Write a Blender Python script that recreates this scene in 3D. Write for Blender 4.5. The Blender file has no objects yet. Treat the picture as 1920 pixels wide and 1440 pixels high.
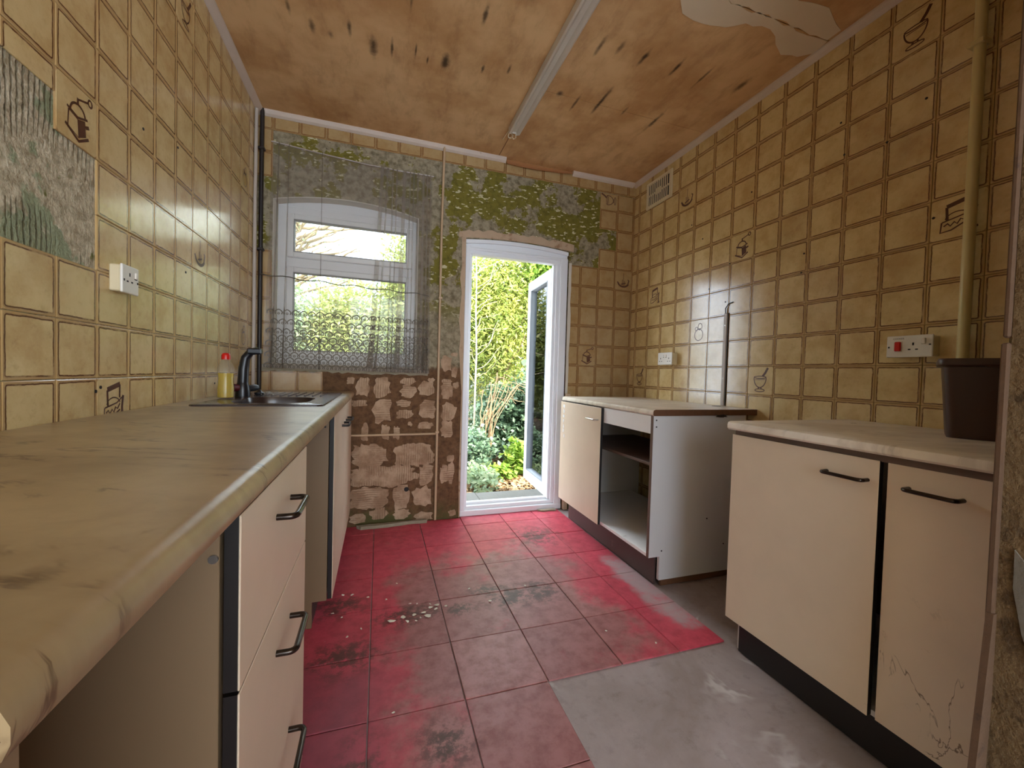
import bpy, bmesh, math, random
import numpy as np
from mathutils import Vector, Matrix, noise as mnoise

S = bpy.context.scene
COL = S.collection
rnd = random.Random(7)

# ------------------------------------------------------------------ camera
def make_camera():
    f, yaw, pitch, roll, h = 760.4776, 0.3169884, 0.02658583, 0.02784314, 1.04448
    fw = Vector((math.sin(yaw)*math.cos(pitch), math.cos(yaw)*math.cos(pitch), -math.sin(pitch)))
    r = Vector((math.cos(yaw), -math.sin(yaw), 0)); u = r.cross(fw)
    r2 = r*math.cos(roll)+u*math.sin(roll); u2 = -r*math.sin(roll)+u*math.cos(roll)
    cd = bpy.data.cameras.new('camera'); co = bpy.data.objects.new('camera', cd); COL.objects.link(co)
    cd.sensor_width = 36; cd.lens = f/1920*36; cd.clip_start = 0.02
    M = Matrix((r2, u2, -fw)).transposed().to_4x4(); M.translation = (0, 0, h)
    co.matrix_world = M
    S.camera = co
make_camera()

# ------------------------------------------------------------------ sky, sun, exposure
SKY, SUN, EXPO = 1.0, 2.1, 3.35
w = bpy.data.worlds.new('sky'); S.world = w; w.use_nodes = True
wn = w.node_tree.nodes; wl = w.node_tree.links
bg = wn['Background']; bg.inputs['Strength'].default_value = SKY
tc = wn.new('ShaderNodeTexCoord'); nz = wn.new('ShaderNodeTexNoise'); nz.inputs['Scale'].default_value = 2.2
nz.inputs['Detail'].default_value = 5
cr = wn.new('ShaderNodeValToRGB'); cr.color_ramp.elements[0].position = .42; cr.color_ramp.elements[1].position = .62
cr.color_ramp.elements[0].color = (.66, .81, 1.0, 1); cr.color_ramp.elements[1].color = (.90, .96, 1, 1)
wl.new(tc.outputs['Generated'], nz.inputs['Vector']); wl.new(nz.outputs['Fac'], cr.inputs['Fac'])
wl.new(cr.outputs['Color'], bg.inputs['Color'])
sd = bpy.data.lights.new('sun', 'SUN'); so = bpy.data.objects.new('sun', sd); COL.objects.link(so)
sd.energy = SUN; sd.angle = math.radians(1.5); sd.color = (1, .95, .84)
so.rotation_euler = Vector((-.62, .42, -.72)).to_track_quat('-Z', 'Y').to_euler()
S.view_settings.view_transform = 'Standard'; S.view_settings.look = 'None'
S.view_settings.gamma = 1; S.view_settings.use_curve_mapping = False
S.view_settings.exposure = EXPO

# ------------------------------------------------------------------ helpers
def col(r, g, b):
    def f(c):
        c /= 255.
        return c/12.92 if c <= .04045 else ((c+.055)/1.055)**2.4
    return (f(r), f(g), f(b), 1)

class NT:
    """small wrapper to write node materials briefly"""
    def __init__(s, name, rough=.5, spec=.5, metal=0):
        s.m = bpy.data.materials.new(name); s.m.use_nodes = True
        s.t = s.m.node_tree; s.n = s.t.nodes; s.l = s.t.links
        s.b = s.n['Principled BSDF']; s.out = s.n['Material Output']
        s.b.inputs['Roughness'].default_value = rough
        s.b.inputs['Specular IOR Level'].default_value = spec
        s.b.inputs['Metallic'].default_value = metal
        s._pos = None
    def set(s, sock, v):
        if isinstance(v, bpy.types.NodeSocket): s.l.new(v, sock)
        else: sock.default_value = v
    def math(s, op, a, b=0., c=None, clamp=False):
        n = s.n.new('ShaderNodeMath'); n.operation = op; n.use_clamp = clamp
        s.set(n.inputs[0], a); s.set(n.inputs[1], b)
        if c is not None: s.set(n.inputs[2], c)
        return n.outputs[0]
    def vmath(s, op, a, b=(0, 0, 0)):
        n = s.n.new('ShaderNodeVectorMath'); n.operation = op
        s.set(n.inputs[0], a); s.set(n.inputs[1], b)
        return n.outputs['Value'] if op in ('LENGTH', 'DISTANCE', 'DOT_PRODUCT') else n.outputs['Vector']
    def pos(s):
        if s._pos is None: s._pos = s.n.new('ShaderNodeNewGeometry')
        return s._pos.outputs['Position']
    def island(s):
        s.pos(); return s._pos.outputs['Random Per Island']
    def obj(s):
        return s.n.new('ShaderNodeTexCoord').outputs['Object']
    def uv(s):
        return s.n.new('ShaderNodeTexCoord').outputs['UV']
    def rand(s):
        return s.n.new('ShaderNodeObjectInfo').outputs['Random']
    def xyz(s, v):
        n = s.n.new('ShaderNodeSeparateXYZ'); s.set(n.inputs[0], v); return n.outputs
    def comb(s, x, y, z):
        n = s.n.new('ShaderNodeCombineXYZ')
        for i, q in enumerate((x, y, z)): s.set(n.inputs[i], q)
        return n.outputs[0]
    def noise(s, scale, detail=4, rough=.55, vec=None, dist=0):
        n = s.n.new('ShaderNodeTexNoise'); n.inputs['Scale'].default_value = scale
        n.inputs['Detail'].default_value = detail; n.inputs['Roughness'].default_value = rough
        n.inputs['Distortion'].default_value = dist
        s.l.new(vec if vec is not None else s.pos(), n.inputs['Vector'])
        return n.outputs['Fac']
    def ramp(s, v, lo, hi):
        n = s.n.new('ShaderNodeMapRange'); n.interpolation_type = 'SMOOTHSTEP'
        s.set(n.inputs['Value'], v); s.set(n.inputs['From Min'], lo); s.set(n.inputs['From Max'], hi)
        return n.outputs[0]
    def mix(s, fac, a, b, mode='MIX'):
        n = s.n.new('ShaderNodeMix'); n.data_type = 'RGBA'; n.blend_type = mode
        s.set(n.inputs[0], fac); s.set(n.inputs[6], a); s.set(n.inputs[7], b)
        return n.outputs[2]
    def base(s, c): s.set(s.b.inputs['Base Color'], c)
    def rough(s, v): s.set(s.b.inputs['Roughness'], v)
    def bump(s, h, strength=.3, dist=.01):
        n = s.n.new('ShaderNodeBump'); n.inputs['Strength'].default_value = strength
        n.inputs['Distance'].default_value = dist
        s.l.new(h, n.inputs['Height']); s.l.new(n.outputs[0], s.b.inputs['Normal'])

def plain(name, c, rough=.5, var=.08, scale=6, metal=0, spec=.5, bump=0, grime=None, gs=3, gth=.62):
    k = NT(name, rough, spec, metal)
    c2 = tuple(x*(1-2*var) for x in c[:3])+(1,)
    out = k.mix(k.noise(scale, 5), c, c2)
    if grime:
        out = k.mix(k.ramp(k.noise(gs, 8, .7), gth, gth+.15), out, grime)
    k.base(out)
    if bump: k.bump(k.noise(60, 6, .6), bump)
    return k.m

def link(o, parent=None):
    COL.objects.link(o)
    if parent is not None: o.parent = parent
    return o

def wloc(o):
    v = Vector((0, 0, 0))
    while o is not None:
        v += o.location; o = o.parent
    return v

def finish(bm, name, mat, parent=None, smooth=False, kind=None, origin=None):
    """bmesh in world coordinates -> one object (local to its parent)"""
    off = wloc(parent) if parent is not None else Vector((0, 0, 0))
    if origin is not None:
        bmesh.ops.translate(bm, verts=bm.verts, vec=-Vector(origin))
    elif parent is not None:
        bmesh.ops.translate(bm, verts=bm.verts, vec=-off)
    me = bpy.data.meshes.new(name)
    bm.normal_update(); bm.to_mesh(me); bm.free()
    if isinstance(mat, (list, tuple)):
        for q in mat: me.materials.append(q)
    else: me.materials.append(mat)
    if smooth:
        for p in me.polygons: p.use_smooth = True
        try: me.set_sharp_from_angle(angle=math.radians(40))
        except Exception: pass
    o = bpy.data.objects.new(name, me); link(o, parent)
    if origin is not None: o.location = Vector(origin)-off
    if kind: o['kind'] = kind
    return o

def tag(o, label, cat, group=None):
    o['label'] = label; o['category'] = cat
    if group: o['group'] = group
    return o

def thing(name, label, cat, loc=(0, 0, 0), group=None):
    o = bpy.data.objects.new(name, None); COL.objects.link(o)
    o.location = loc; o.empty_display_size = .1
    return tag(o, label, cat, group)

def B(): return bmesh.new()

def box(bm, x0, x1, y0, y1, z0, z1, bev=0, seg=1, mi=0):
    vs = [bm.verts.new((x, y, z)) for x in (x0, x1) for y in (y0, y1) for z in (z0, z1)]
    idx = [(0, 1, 3, 2), (4, 6, 7, 5), (0, 4, 5, 1), (2, 3, 7, 6), (0, 2, 6, 4), (1, 5, 7, 3)]
    fs = [bm.faces.new([vs[i] for i in f]) for f in idx]
    for f in fs: f.material_index = mi
    if bev:
        es = list({e for f in fs for e in f.edges})
        r = bmesh.ops.bevel(bm, geom=es, offset=bev, segments=seg, profile=.5, affect='EDGES')
        for f in r['faces']: f.material_index = mi
    return bm

def prism(bm, poly, axis, a, b, mi=0):
    """closed polygon extruded along an axis. axis 'y': poly in (x,z); 'x': (y,z); 'z': (x,y)"""
    def P(p, t):
        return (p[0], t, p[1]) if axis == 'y' else (t, p[0], p[1]) if axis == 'x' else (p[0], p[1], t)
    A = [bm.verts.new(P(p, a)) for p in poly]; C = [bm.verts.new(P(p, b)) for p in poly]
    n = len(poly); fs = []
    for i in range(n):
        fs.append(bm.faces.new((A[i], A[(i+1) % n], C[(i+1) % n], C[i])))
    fs.append(bm.faces.new(A[::-1])); fs.append(bm.faces.new(C))
    for f in fs: f.material_index = mi
    bmesh.ops.recalc_face_normals(bm, faces=fs)
    return bm

def tube(bm, pts, r, n=8, cap=True, mi=0):
    pts = [Vector(p) for p in pts]
    rs = r if isinstance(r, (list, tuple)) else [r]*len(pts)
    rings = []; prev = None
    for i, p in enumerate(pts):
        d = (pts[min(i+1, len(pts)-1)]-pts[max(i-1, 0)]).normalized()
        if prev is None:
            a = d.orthogonal().normalized()
        else:
            a = (prev-d*prev.dot(d))
            a = a.normalized() if a.length > 1e-6 else d.orthogonal().normalized()
        prev = a; b = d.cross(a)
        rings.append([bm.verts.new(p+(a*math.cos(t)+b*math.sin(t))*rs[i]) for t in [2*math.pi*k/n for k in range(n)]])
    fs = []
    for i in range(len(rings)-1):
        for k in range(n):
            fs.append(bm.faces.new((rings[i][k], rings[i][(k+1) % n], rings[i+1][(k+1) % n], rings[i+1][k])))
    if cap and n > 2:
        fs.append(bm.faces.new(rings[0][::-1])); fs.append(bm.faces.new(rings[-1]))
    for f in fs: f.material_index = mi
    return bm

def lathe(bm, prof, cx, cy, n=20, mi=0):
    rings = []
    for (r, z) in prof:
        rings.append([bm.verts.new((cx+r*math.cos(2*math.pi*k/n), cy+r*math.sin(2*math.pi*k/n), z)) for k in range(n)])
    for i in range(len(rings)-1):
        for k in range(n):
            f = bm.faces.new((rings[i][k], rings[i][(k+1) % n], rings[i+1][(k+1) % n], rings[i+1][k])); f.material_index = mi
    f = bm.faces.new(rings[0][::-1]); f.material_index = mi
    f = bm.faces.new(rings[-1]); f.material_index = mi
    return bm

# ------------------------------------------------------------------ room numbers
XL, XR, YB, HC = -.724, 1.94, 2.85, 2.588
YF = -2.4                                   # open end of the adjoining room behind the camera

# ------------------------------------------------------------------ materials
def mat_tile(name, border, dark=0.):
    k = NT(name, .2, .6)
    o = k.xyz(k.obj()); u, v = o[0], o[1]
    P = k.pos(); off = k.math('MULTIPLY', k.rand(), 37.)
    pv = k.vmath('ADD', P, k.comb(off, off, off))
    wob = k.math('MULTIPLY', k.math('SUBTRACT', k.noise(38, 3, .6, pv), .5), .030)
    wob2 = k.math('MULTIPLY', k.math('SUBTRACT', k.noise(9, 2, .5, pv), .5), .022)
    du = k.math('SUBTRACT', .5, k.math('ABSOLUTE', u)); dv = k.math('SUBTRACT', .5, k.math('ABSOLUTE', v))
    # rounded rectangle distance from the tile's rim
    a = k.math('MAXIMUM', k.math('SUBTRACT', .09, du), 0.); b = k.math('MAXIMUM', k.math('SUBTRACT', .09, dv), 0.)
    d = k.math('SUBTRACT', .09, k.math('SQRT', k.math('ADD', k.math('MULTIPLY', a, a), k.math('MULTIPLY', b, b))))
    d2 = k.math('ADD', k.math('ADD', d, wob), wob2)
    cA = col(222, 199, 146); cB = col(198, 167, 112); cBr = col(140, 92, 50); cDk = col(84, 44, 19)
    body = k.mix(k.ramp(k.noise(9, 6, .65, pv), .35, .72), cA, cB)
    body = k.mix(k.math('MULTIPLY', k.ramp(k.noise(40, 4, .7, pv), .5, .8), .35), body, col(150, 110, 66))
    body = k.mix(k.math('MULTIPLY', k.rand(), .16), body, col(190, 158, 106))
    if border:
        halo = k.math('MULTIPLY', k.ramp(d2, .085, .045), .5)
        c = k.mix(halo, body, cBr)
        line = k.math('MULTIPLY', k.ramp(k.math('ABSOLUTE', k.math('SUBTRACT', d2, .058)), .017, .006),
                      k.ramp(k.noise(22, 3, .6, pv), .22, .5))
        c = k.mix(k.math('MULTIPLY', line, .95), c, cDk)
        rim = k.ramp(d, .030, .016)
        c = k.mix(k.math('MULTIPLY', rim, .85), c, col(198, 166, 112))
    else:
        rim = k.ramp(d, .018, .006)
        c = k.mix(k.math('MULTIPLY', rim, .55), body, cBr)
    # old grease and fixing spots
    g = k.ramp(k.noise(1.7, 6, .6), .55, .8)
    c = k.mix(k.math('MULTIPLY', g, .3), c, col(120, 84, 44))
    c = k.mix(dark, c, col(128, 84, 44))  # for the back wall: shade mixed into the tile colour
    k.base(c)
    k.rough(k.math('ADD', .10, k.math('MULTIPLY', k.noise(14, 5, .6), .16)))
    k.bump(k.noise(11, 2, .4, pv), .05, .006)
    return k.m
M_tile = mat_tile('patterned_tile', True)
M_tile_plain = mat_tile('motif_tile', False)
M_tile_back = mat_tile('shaded_tile', True, .55); M_tile_back_plain = mat_tile('shaded_motif_tile', False, .55)  # same tiles with the back wall's dimness put into the colour
M_motif = plain('motif_print', col(92, 48, 24), .35, .2, 60)
M_grout = plain('tile_bed', col(126, 92, 58), .8, .15, 30)

def mat_backwall():
    k = NT('stripped_plaster', .85, .25)
    p = k.xyz(k.pos()); X, Z = p[0], p[2]
    n1 = k.noise(5.5, 7, .62); n2 = k.noise(26, 5, .65); n3 = k.noise(1.4, 3, .5)
    grey = k.mix(k.ramp(n2, .35, .7), col(158, 146, 120), col(108, 96, 72))
    pits = k.ramp(k.noise(48, 3, .6, k.vmath('MULTIPLY', k.pos(), (1, 1, 2.2))), .36, .28)
    grey = k.mix(pits, grey, col(62, 50, 30))
    green = k.mix(k.ramp(n2, .4, .75), col(118, 108, 42), col(90, 84, 30))
    flecks = k.ramp(k.noise(30, 2, .4, k.vmath('MULTIPLY', k.pos(), (1, 1, 2.4))), .62, .66)
    green = k.mix(flecks, green, col(196, 186, 150))
    # more green over the door and above the curtain's right end, less beside the window
    bias = k.math('ADD', k.math('MULTIPLY', k.ramp(X, .3, .62), .05), k.math('MULTIPLY', k.ramp(Z, 2.02, 2.2), .02))
    m = k.ramp(k.math('ADD', k.math('ADD', n1, k.math('MULTIPLY', k.math('SUBTRACT', n3, .5), .35)), bias), .53, .55)
    m = k.math('MULTIPLY', m, k.ramp(Z, 1.3, 1.6))
    up = k.mix(m, grey, green)
    brown = k.mix(k.ramp(n2, .35, .7), col(112, 82, 55), col(82, 58, 38))
    brown = k.mix(k.math('MULTIPLY', k.ramp(n1, .55, .7), .4), brown, col(140, 110, 82))
    moss = k.ramp(Z, .16, .03)
    brown = k.mix(k.math('MULTIPLY', moss, k.ramp(n1, .4, .6)), brown, col(84, 80, 44))
    zb = k.math('ADD', Z, k.math('MULTIPLY', k.math('SUBTRACT', n1, .5), .22))
    c = k.mix(k.ramp(zb, 1.04, 1.10), brown, up)
    k.base(c)
    k.bump(k.math('ADD', n1, k.math('MULTIPLY', n2, .5)), .5, .012)
    return k.m
M_back = mat_backwall()

def mat_dab():
    k = NT('old_adhesive', .9, .2)
    n1 = k.noise(11, 5, .6); n2 = k.noise(60, 4, .6)
    c = k.mix(k.ramp(n1, .35, .7), col(186, 158, 130), col(150, 120, 94))
    c = k.mix(k.math('MULTIPLY', k.ramp(n2, .5, .75), .35), c, col(112, 84, 60))
    comb_dir = k.math('SUBTRACT', k.rand(), .5)
    p = k.xyz(k.pos())
    horiz = k.math('MULTIPLY', p[2], 420.); vert = k.math('MULTIPLY', p[0], 420.)
    t = k.math('GREATER_THAN', k.rand(), .55)
    wv = k.math('SINE', k.math('ADD', k.math('ADD', k.math('MULTIPLY', horiz, k.math('SUBTRACT', 1., t)), k.math('MULTIPLY', vert, t)), k.math('MULTIPLY', n1, 8.)))
    groove = k.math('MULTIPLY', k.ramp(wv, .3, .9), k.ramp(k.noise(7, 3), .42, .6))
    c = k.mix(k.math('MULTIPLY', groove, .5), c, col(104, 76, 52))
    k.base(c); k.bump(k.math('SUBTRACT', n2, k.math('MULTIPLY', groove, .6)), .6, .006)
    return k.m
M_dab = mat_dab()

def mat_leftplaster():
    k = NT('combed_adhesive_wall', .9, .2)
    p = k.xyz(k.pos())
    n1 = k.noise(9, 6, .62); n2 = k.noise(40, 5, .65)
    c = k.mix(k.ramp(n2, .3, .7), col(214, 204, 178), col(158, 146, 120))
    c = k.mix(k.ramp(k.noise(6.5, 5, .6), .53, .58), c, col(150, 158, 128))
    c = k.mix(k.ramp(k.noise(8.5, 4, .6), .62, .66), c, col(118, 118, 70))
    wv = k.math('SINE', k.math('ADD', k.math('MULTIPLY', p[1], 430.), k.math('MULTIPLY', n1, 16.)))
    groove = k.math('MULTIPLY', k.ramp(wv, .1, .9), k.ramp(k.noise(5.3, 3, .5), .47, .58))
    c = k.mix(k.math('MULTIPLY', groove, .6), c, col(92, 82, 60))
    k.base(c); k.bump(k.math('SUBTRACT', k.math('ADD', n2, n1), k.math('MULTIPLY', groove, .8)), .8, .012)
    return k.m
M_lplaster = mat_leftplaster()

STAINS = [(-.318, 2.082, .022, .05, .8), (-.242, 2.1, .02, .03, .6), (-.157, 2.03, .016, .055, .9), (-.055, 2.10, .03, .085, .9),
          (.03, 2.083, .012, .07, .9), (.285, 2.077, .034, .06, 1.), (.473, 2.064, .012, .035, .9), (.916, 2.09, .03, .03, .9),
          (1.03, 2.13, .014, .09, .8), (1.16, 2.06, .018, .14, 1.), (1.33, 2.10, .014, .05, .6), (1.55, 2.11, .02, .1, .9),
          (.957, 1.73, .018, .07, .8), (.409, 1.76, .016, .06, .9), (1.05, 1.70, .02, .05, .7), (1.19, 1.72, .02, .06, 1.),
          (1.38, 1.72, .016, .07, 1.), (1.55, 1.73, .012, .09, .8), (1.78, 1.70, .026, .06, .8), (.14, 2.06, .008, .05, .9),
          (.20, 2.10, .008, .03, .9), (-.40, 2.0, .014, .05, .7), (.1, 1.8, .012, .06, .7), (.60, 2.02, .012, .04, .8), (.25, 1.55, .02, .06, .8)]
def mat_ceiling():
    k = NT('stained_board', .75, .25)
    P = k.pos(); p = k.xyz(P)
    st = k.vmath('MULTIPLY', P, (1, .35, 1))
    n1 = k.noise(3.2, 7, .6); n2 = k.noise(14, 6, .65, st); n3 = k.noise(46, 4, .6, st)
    c = k.mix(k.ramp(n1, .35, .68), col(220, 182, 132), col(192, 148, 98))
    c = k.mix(k.math('MULTIPLY', k.ramp(n2, .45, .75), .4), c, col(146, 102, 62))
    c = k.mix(k.math('MULTIPLY', k.ramp(n3, .55, .8), .25), c, col(214, 170, 116))
    c = k.mix(k.math('MULTIPLY', k.ramp(k.noise(5, 8, .75), .64, .70), .5), c, col(216, 178, 128))
    m = None
    wv = k.math('MULTIPLY', k.math('SUBTRACT', k.noise(26, 4, .6), .5), 1.2)
    for (x, y, sx, sy, s) in STAINS:
        d = k.vmath('LENGTH', k.vmath('MULTIPLY', k.vmath('SUBTRACT', P, (x, y, HC)), (1/(sx*.75), 1/sy, 0)))
        q = k.math('MULTIPLY', k.ramp(k.math('ADD', d, wv), 1.15, .1), s)
        m = q if m is None else k.math('MAXIMUM', m, q)
    c = k.mix(k.math('MULTIPLY', m, .9), c, col(46, 34, 24))
    k.base(c); k.bump(n2, .15, .004)
    return k.m
M_ceil = mat_ceiling()

def mat_redfloor():
    k = NT('red_painted_tile', .42, .45)
    P = k.pos(); p = k.xyz(P); X, Y = p[0], p[1]
    n1 = k.noise(3.1, 7, .65); n2 = k.noise(17, 6, .7); n3 = k.noise(60, 4, .6); n5 = k.noise(38, 8, .75)
    red = k.mix(k.ramp(n2, .35, .7), col(206, 74, 92), col(178, 60, 74))
    worn = k.mix(k.ramp(n2, .35, .7), col(172, 116, 112), col(142, 88, 84))
    # paint trodden off along the walked middle, still strong near the door, left units and right edge
    mid = k.math('MULTIPLY', k.ramp(X, -.1, .25), k.ramp(X, 1.2, .8))
    mid = k.math('MULTIPLY', mid, k.ramp(Y, 2.6, 1.9))
    wv = k.math('ADD', k.math('MULTIPLY', mid, .42), k.math('MULTIPLY', k.math('SUBTRACT', n1, .5), 1.1))
    c = k.mix(k.ramp(wv, .12, .36), red, worn)
    c = k.mix(k.math('MULTIPLY', k.rand(), .25), c, col(120, 58, 62))
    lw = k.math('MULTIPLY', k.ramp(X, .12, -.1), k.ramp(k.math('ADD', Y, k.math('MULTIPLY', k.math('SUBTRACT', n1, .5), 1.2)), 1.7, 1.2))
    c = k.mix(k.math('MULTIPLY', lw, .6), c, col(112, 66, 78))  # worn tone at near left, with the shading there put into the colour
    # cement splash beside the right-hand cupboard
    cs = k.math('MULTIPLY', k.ramp(X, 1.08, 1.26), k.math('MULTIPLY', k.ramp(Y, 1.22, 1.42), k.ramp(Y, 2.3, 1.9)))
    c = k.mix(k.math('MULTIPLY', k.ramp(k.math('ADD', k.math('ADD', cs, k.math('MULTIPLY', k.math('SUBTRACT', n1, .5), 1.5)), k.math('MULTIPLY', k.math('SUBTRACT', n2, .5), .7)), .6, 1.1), .85), c, col(176, 160, 160))
    # dark soil patches
    m = None
    for (x, y, sx, sy) in ((.13, 1.75, .16, .08), (.36, 1.74, .08, .05), (.62, 1.77, .14, .1), (.52, 1.86, .1, .05), (-.03, 1.02, .06, .18), (-.15, 1.9, .12, .1), (.98, 2.4, .16, .14), (.2, 1.1, .08, .08), (.75, 1.78, .12, .1), (-.1, 1.55, .14, .1)):
        d = k.vmath('LENGTH', k.vmath('MULTIPLY', k.vmath('SUBTRACT', P, (x, y, 0)), (1/sx, 1/sy, 0)))
        q = k.math('MULTIPLY', k.ramp(d, 1.7, .2), k.ramp(k.math('SUBTRACT', k.math('ADD', n5, n2), k.math('MULTIPLY', d, .14)), .80, 1.02))
        m = q if m is None else k.math('MAXIMUM', m, q)
    c = k.mix(k.math('MULTIPLY', m, .8), c, col(66, 54, 44))
    c = k.mix(k.ramp(n3, .72, .78), c, col(190, 150, 150))
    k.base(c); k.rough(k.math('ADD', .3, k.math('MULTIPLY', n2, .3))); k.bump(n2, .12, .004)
    return k.m
M_red = mat_redfloor()

def mat_screed():
    k = NT('bare_screed', .6, .4)
    n1 = k.noise(2.3, 7, .65, dist=.4); n2 = k.noise(20, 6, .7)
    c = k.mix(k.ramp(n1, .3, .7), col(142, 126, 120), col(168, 154, 152))
    c = k.mix(k.math('MULTIPLY', k.ramp(n2, .5, .75), .4), c, col(108, 94, 86))
    v = k.math('ABSOLUTE', k.math('SUBTRACT', k.noise(1.6, 5, .6, dist=1.), .5))
    c = k.mix(k.math('MULTIPLY', k.ramp(v, .03, .0), k.ramp(k.noise(3, 3), .5, .65)), c, col(196, 188, 186))
    k.base(c); k.bump(k.math('ADD', n1, n2), .25, .006)
    return k.m
M_screed = mat_screed()

def mat_worktop(name, ca, cb, vein):
    k = NT(name, .3, .45)
    P = k.pos()
    n1 = k.noise(4, 6, .6); n2 = k.noise(30, 4, .6)
    c = k.mix(k.ramp(n1, .3, .7), ca, cb)
    rot = k.vmath('MULTIPLY', k.vmath('ADD', P, k.comb(0, k.math('MULTIPLY', k.xyz(P)[0], .45), 0)), (2.2, 6.5, 3))
    v = k.math('ABSOLUTE', k.math('SUBTRACT', k.noise(1.0, 6, .62, rot, .7), .5))
    gate = k.ramp(k.noise(5.5, 4, .6), .50, .62)
    c = k.mix(k.math('MULTIPLY', k.math('MULTIPLY', k.ramp(v, .022, .0), gate), vein), c, col(70, 46, 26))
    c = k.mix(k.math('MULTIPLY', k.ramp(v, .09, .0), .18), c, col(120, 90, 60))
    k.base(c); k.rough(k.math('ADD', .2, k.math('MULTIPLY', n1, .25))); k.bump(n2, .04, .003)
    return k.m
M_wt_left = mat_worktop('marbled_worktop', col(174, 152, 114), col(148, 127, 94), .8)
M_wt_right = mat_worktop('pale_worktop', col(236, 226, 210), col(220, 206, 186), .15)

def mat_front(name, c):
    k = NT(name, .38, .4)
    n1 = k.noise(2.5, 5, .6); n2 = k.noise(24, 5, .6)
    b = k.mix(k.ramp(n1, .3, .75), c, tuple(x*.9 for x in c[:3])+(1,))
    sv = k.vmath('MULTIPLY', k.pos(), (1, 1, .55))
    v = k.math('ABSOLUTE', k.math('SUBTRACT', k.noise(7, 4, .6, sv, 1.5), .5))
    z = k.xyz(k.pos())[2]
    gate = k.math('MULTIPLY', k.ramp(k.noise(6, 3), .5, .58), k.math('MULTIPLY', k.ramp(z, .55, .3), k.math('MULTIPLY', k.ramp(k.xyz(k.pos())[1], .74, .70), k.ramp(k.xyz(k.pos())[0], .9, 1.))))
    b = k.mix(k.math('MULTIPLY', k.math('MULTIPLY', k.ramp(v, .012, 0), gate), .8), b, col(96, 66, 40))
    k.base(b); k.bump(n2, .03, .003)
    return k.m
M_front = mat_front('magnolia_laminate', col(226, 206, 180))
M_white = plain('white_melamine', col(244, 243, 241), .45, .05, 5, grime=col(150, 140, 124), gs=4, gth=.66)
M_sidegrey = plain('grey_melamine', col(214, 210, 206), .5, .04, 5, grime=col(150, 140, 126), gs=5, gth=.68)
M_sidebrown = plain('beige_melamine', col(132, 108, 80), .5, .06, 5, grime=col(104, 82, 54), gs=9, gth=.62)
M_chip = plain('chipboard_edge', col(112, 72, 44), .8, .2, 60)
M_black = plain('black_edging', col(24, 18, 15), .5, .1, 20)
M_plinth_br = plain('brown_plinth', col(84, 62, 56), .45, .15, 12, grime=col(120, 96, 92), gs=6, gth=.6)
M_plinth_bk = plain('black_plinth', col(30, 27, 27), .45, .1, 12)
M_shelf = plain('brown_shelf', col(112, 92, 80), .5, .15, 12)
M_hand = plain('dark_chrome', col(70, 62, 56), .22, .1, 10, metal=.9)
M_steel = plain('steel', col(190, 186, 178), .3, .05, 10, metal=.9)
M_upvc = plain('white_upvc', col(238, 240, 242), .3, .03, 4)
M_seal = plain('grey_gasket', col(132, 136, 142), .6, .05, 10)
M_reveal = plain('pale_reveal_plaster', col(216, 208, 192), .8, .08, 9, bump=.2, grime=col(170, 152, 124), gs=7, gth=.6)
M_pink = plain('pink_plaster', col(196, 168, 138), .85, .12, 14, bump=.4, grime=col(146, 108, 76), gs=9, gth=.55)
M_trim = plain('white_gloss_bead', col(214, 196, 178), .5, .08, 10, grime=col(130, 96, 66), gs=16, gth=.66)
M_paper = plain('torn_paper', col(178, 122, 74), .8, .1, 14)
M_patch = plain('old_cream_paint', col(226, 208, 178), .8, .06, 8, grime=col(190, 160, 120), gs=7, gth=.64)
M_pipe_cream = plain('cream_painted_pipe', col(214, 196, 138), .35, .05, 10)
M_pipe_dark = plain('dark_pipe', col(40, 32, 28), .5, .1, 20)
M_pipe_pink = plain('painted_copper', col(198, 168, 132), .45, .1, 20)
M_pipe_grey = plain('grey_conduit', col(186, 174, 162), .45, .08, 14)
M_plast = plain('white_plastic', col(232, 228, 218), .35, .03, 8)
M_ivory = plain('aged_plastic', col(226, 212, 176), .45, .06, 12)
M_hole = plain('dark_slot', col(18, 14, 12), .7, .05, 10)
M_redp = plain('red_plastic', col(200, 28, 18), .3, .05, 10)
M_bin = plain('brown_bin_plastic', col(72, 46, 38), .38, .06, 12)
M_sink = plain('brown_sink', col(58, 44, 40), .22, .12, 18, spec=.6)
M_tapb = plain('black_tap', col(22, 24, 30), .3, .08, 12)
M_maroon = plain('maroon_plastic', col(96, 20, 26), .4, .08, 12)
M_batten = plain('batten_enamel', col(206, 196, 180), .3, .06, 12)
M_nib = plain('rough_brown_render', col(128, 102, 66), .9, .25, 16, bump=1., grime=col(80, 60, 34), gs=18, gth=.5)
M_timber = plain('worn_brown_timber', col(104, 76, 52), .85, .18, 20, bump=.3, grime=col(60, 42, 30), gs=12, gth=.56)
M_backroom = plain('bare_wall', col(186, 168, 140), .85, .08, 5)
M_flake = plain('white_paint_flake', col(226, 218, 200), .7, .05, 20)
M_chipgrey = plain('grey_plaster_chip', col(120, 112, 98), .9, .12, 14, bump=.4)
M_mortar = plain('grey_mortar', col(160, 148, 124), .9, .15, 30, bump=.5)

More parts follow.
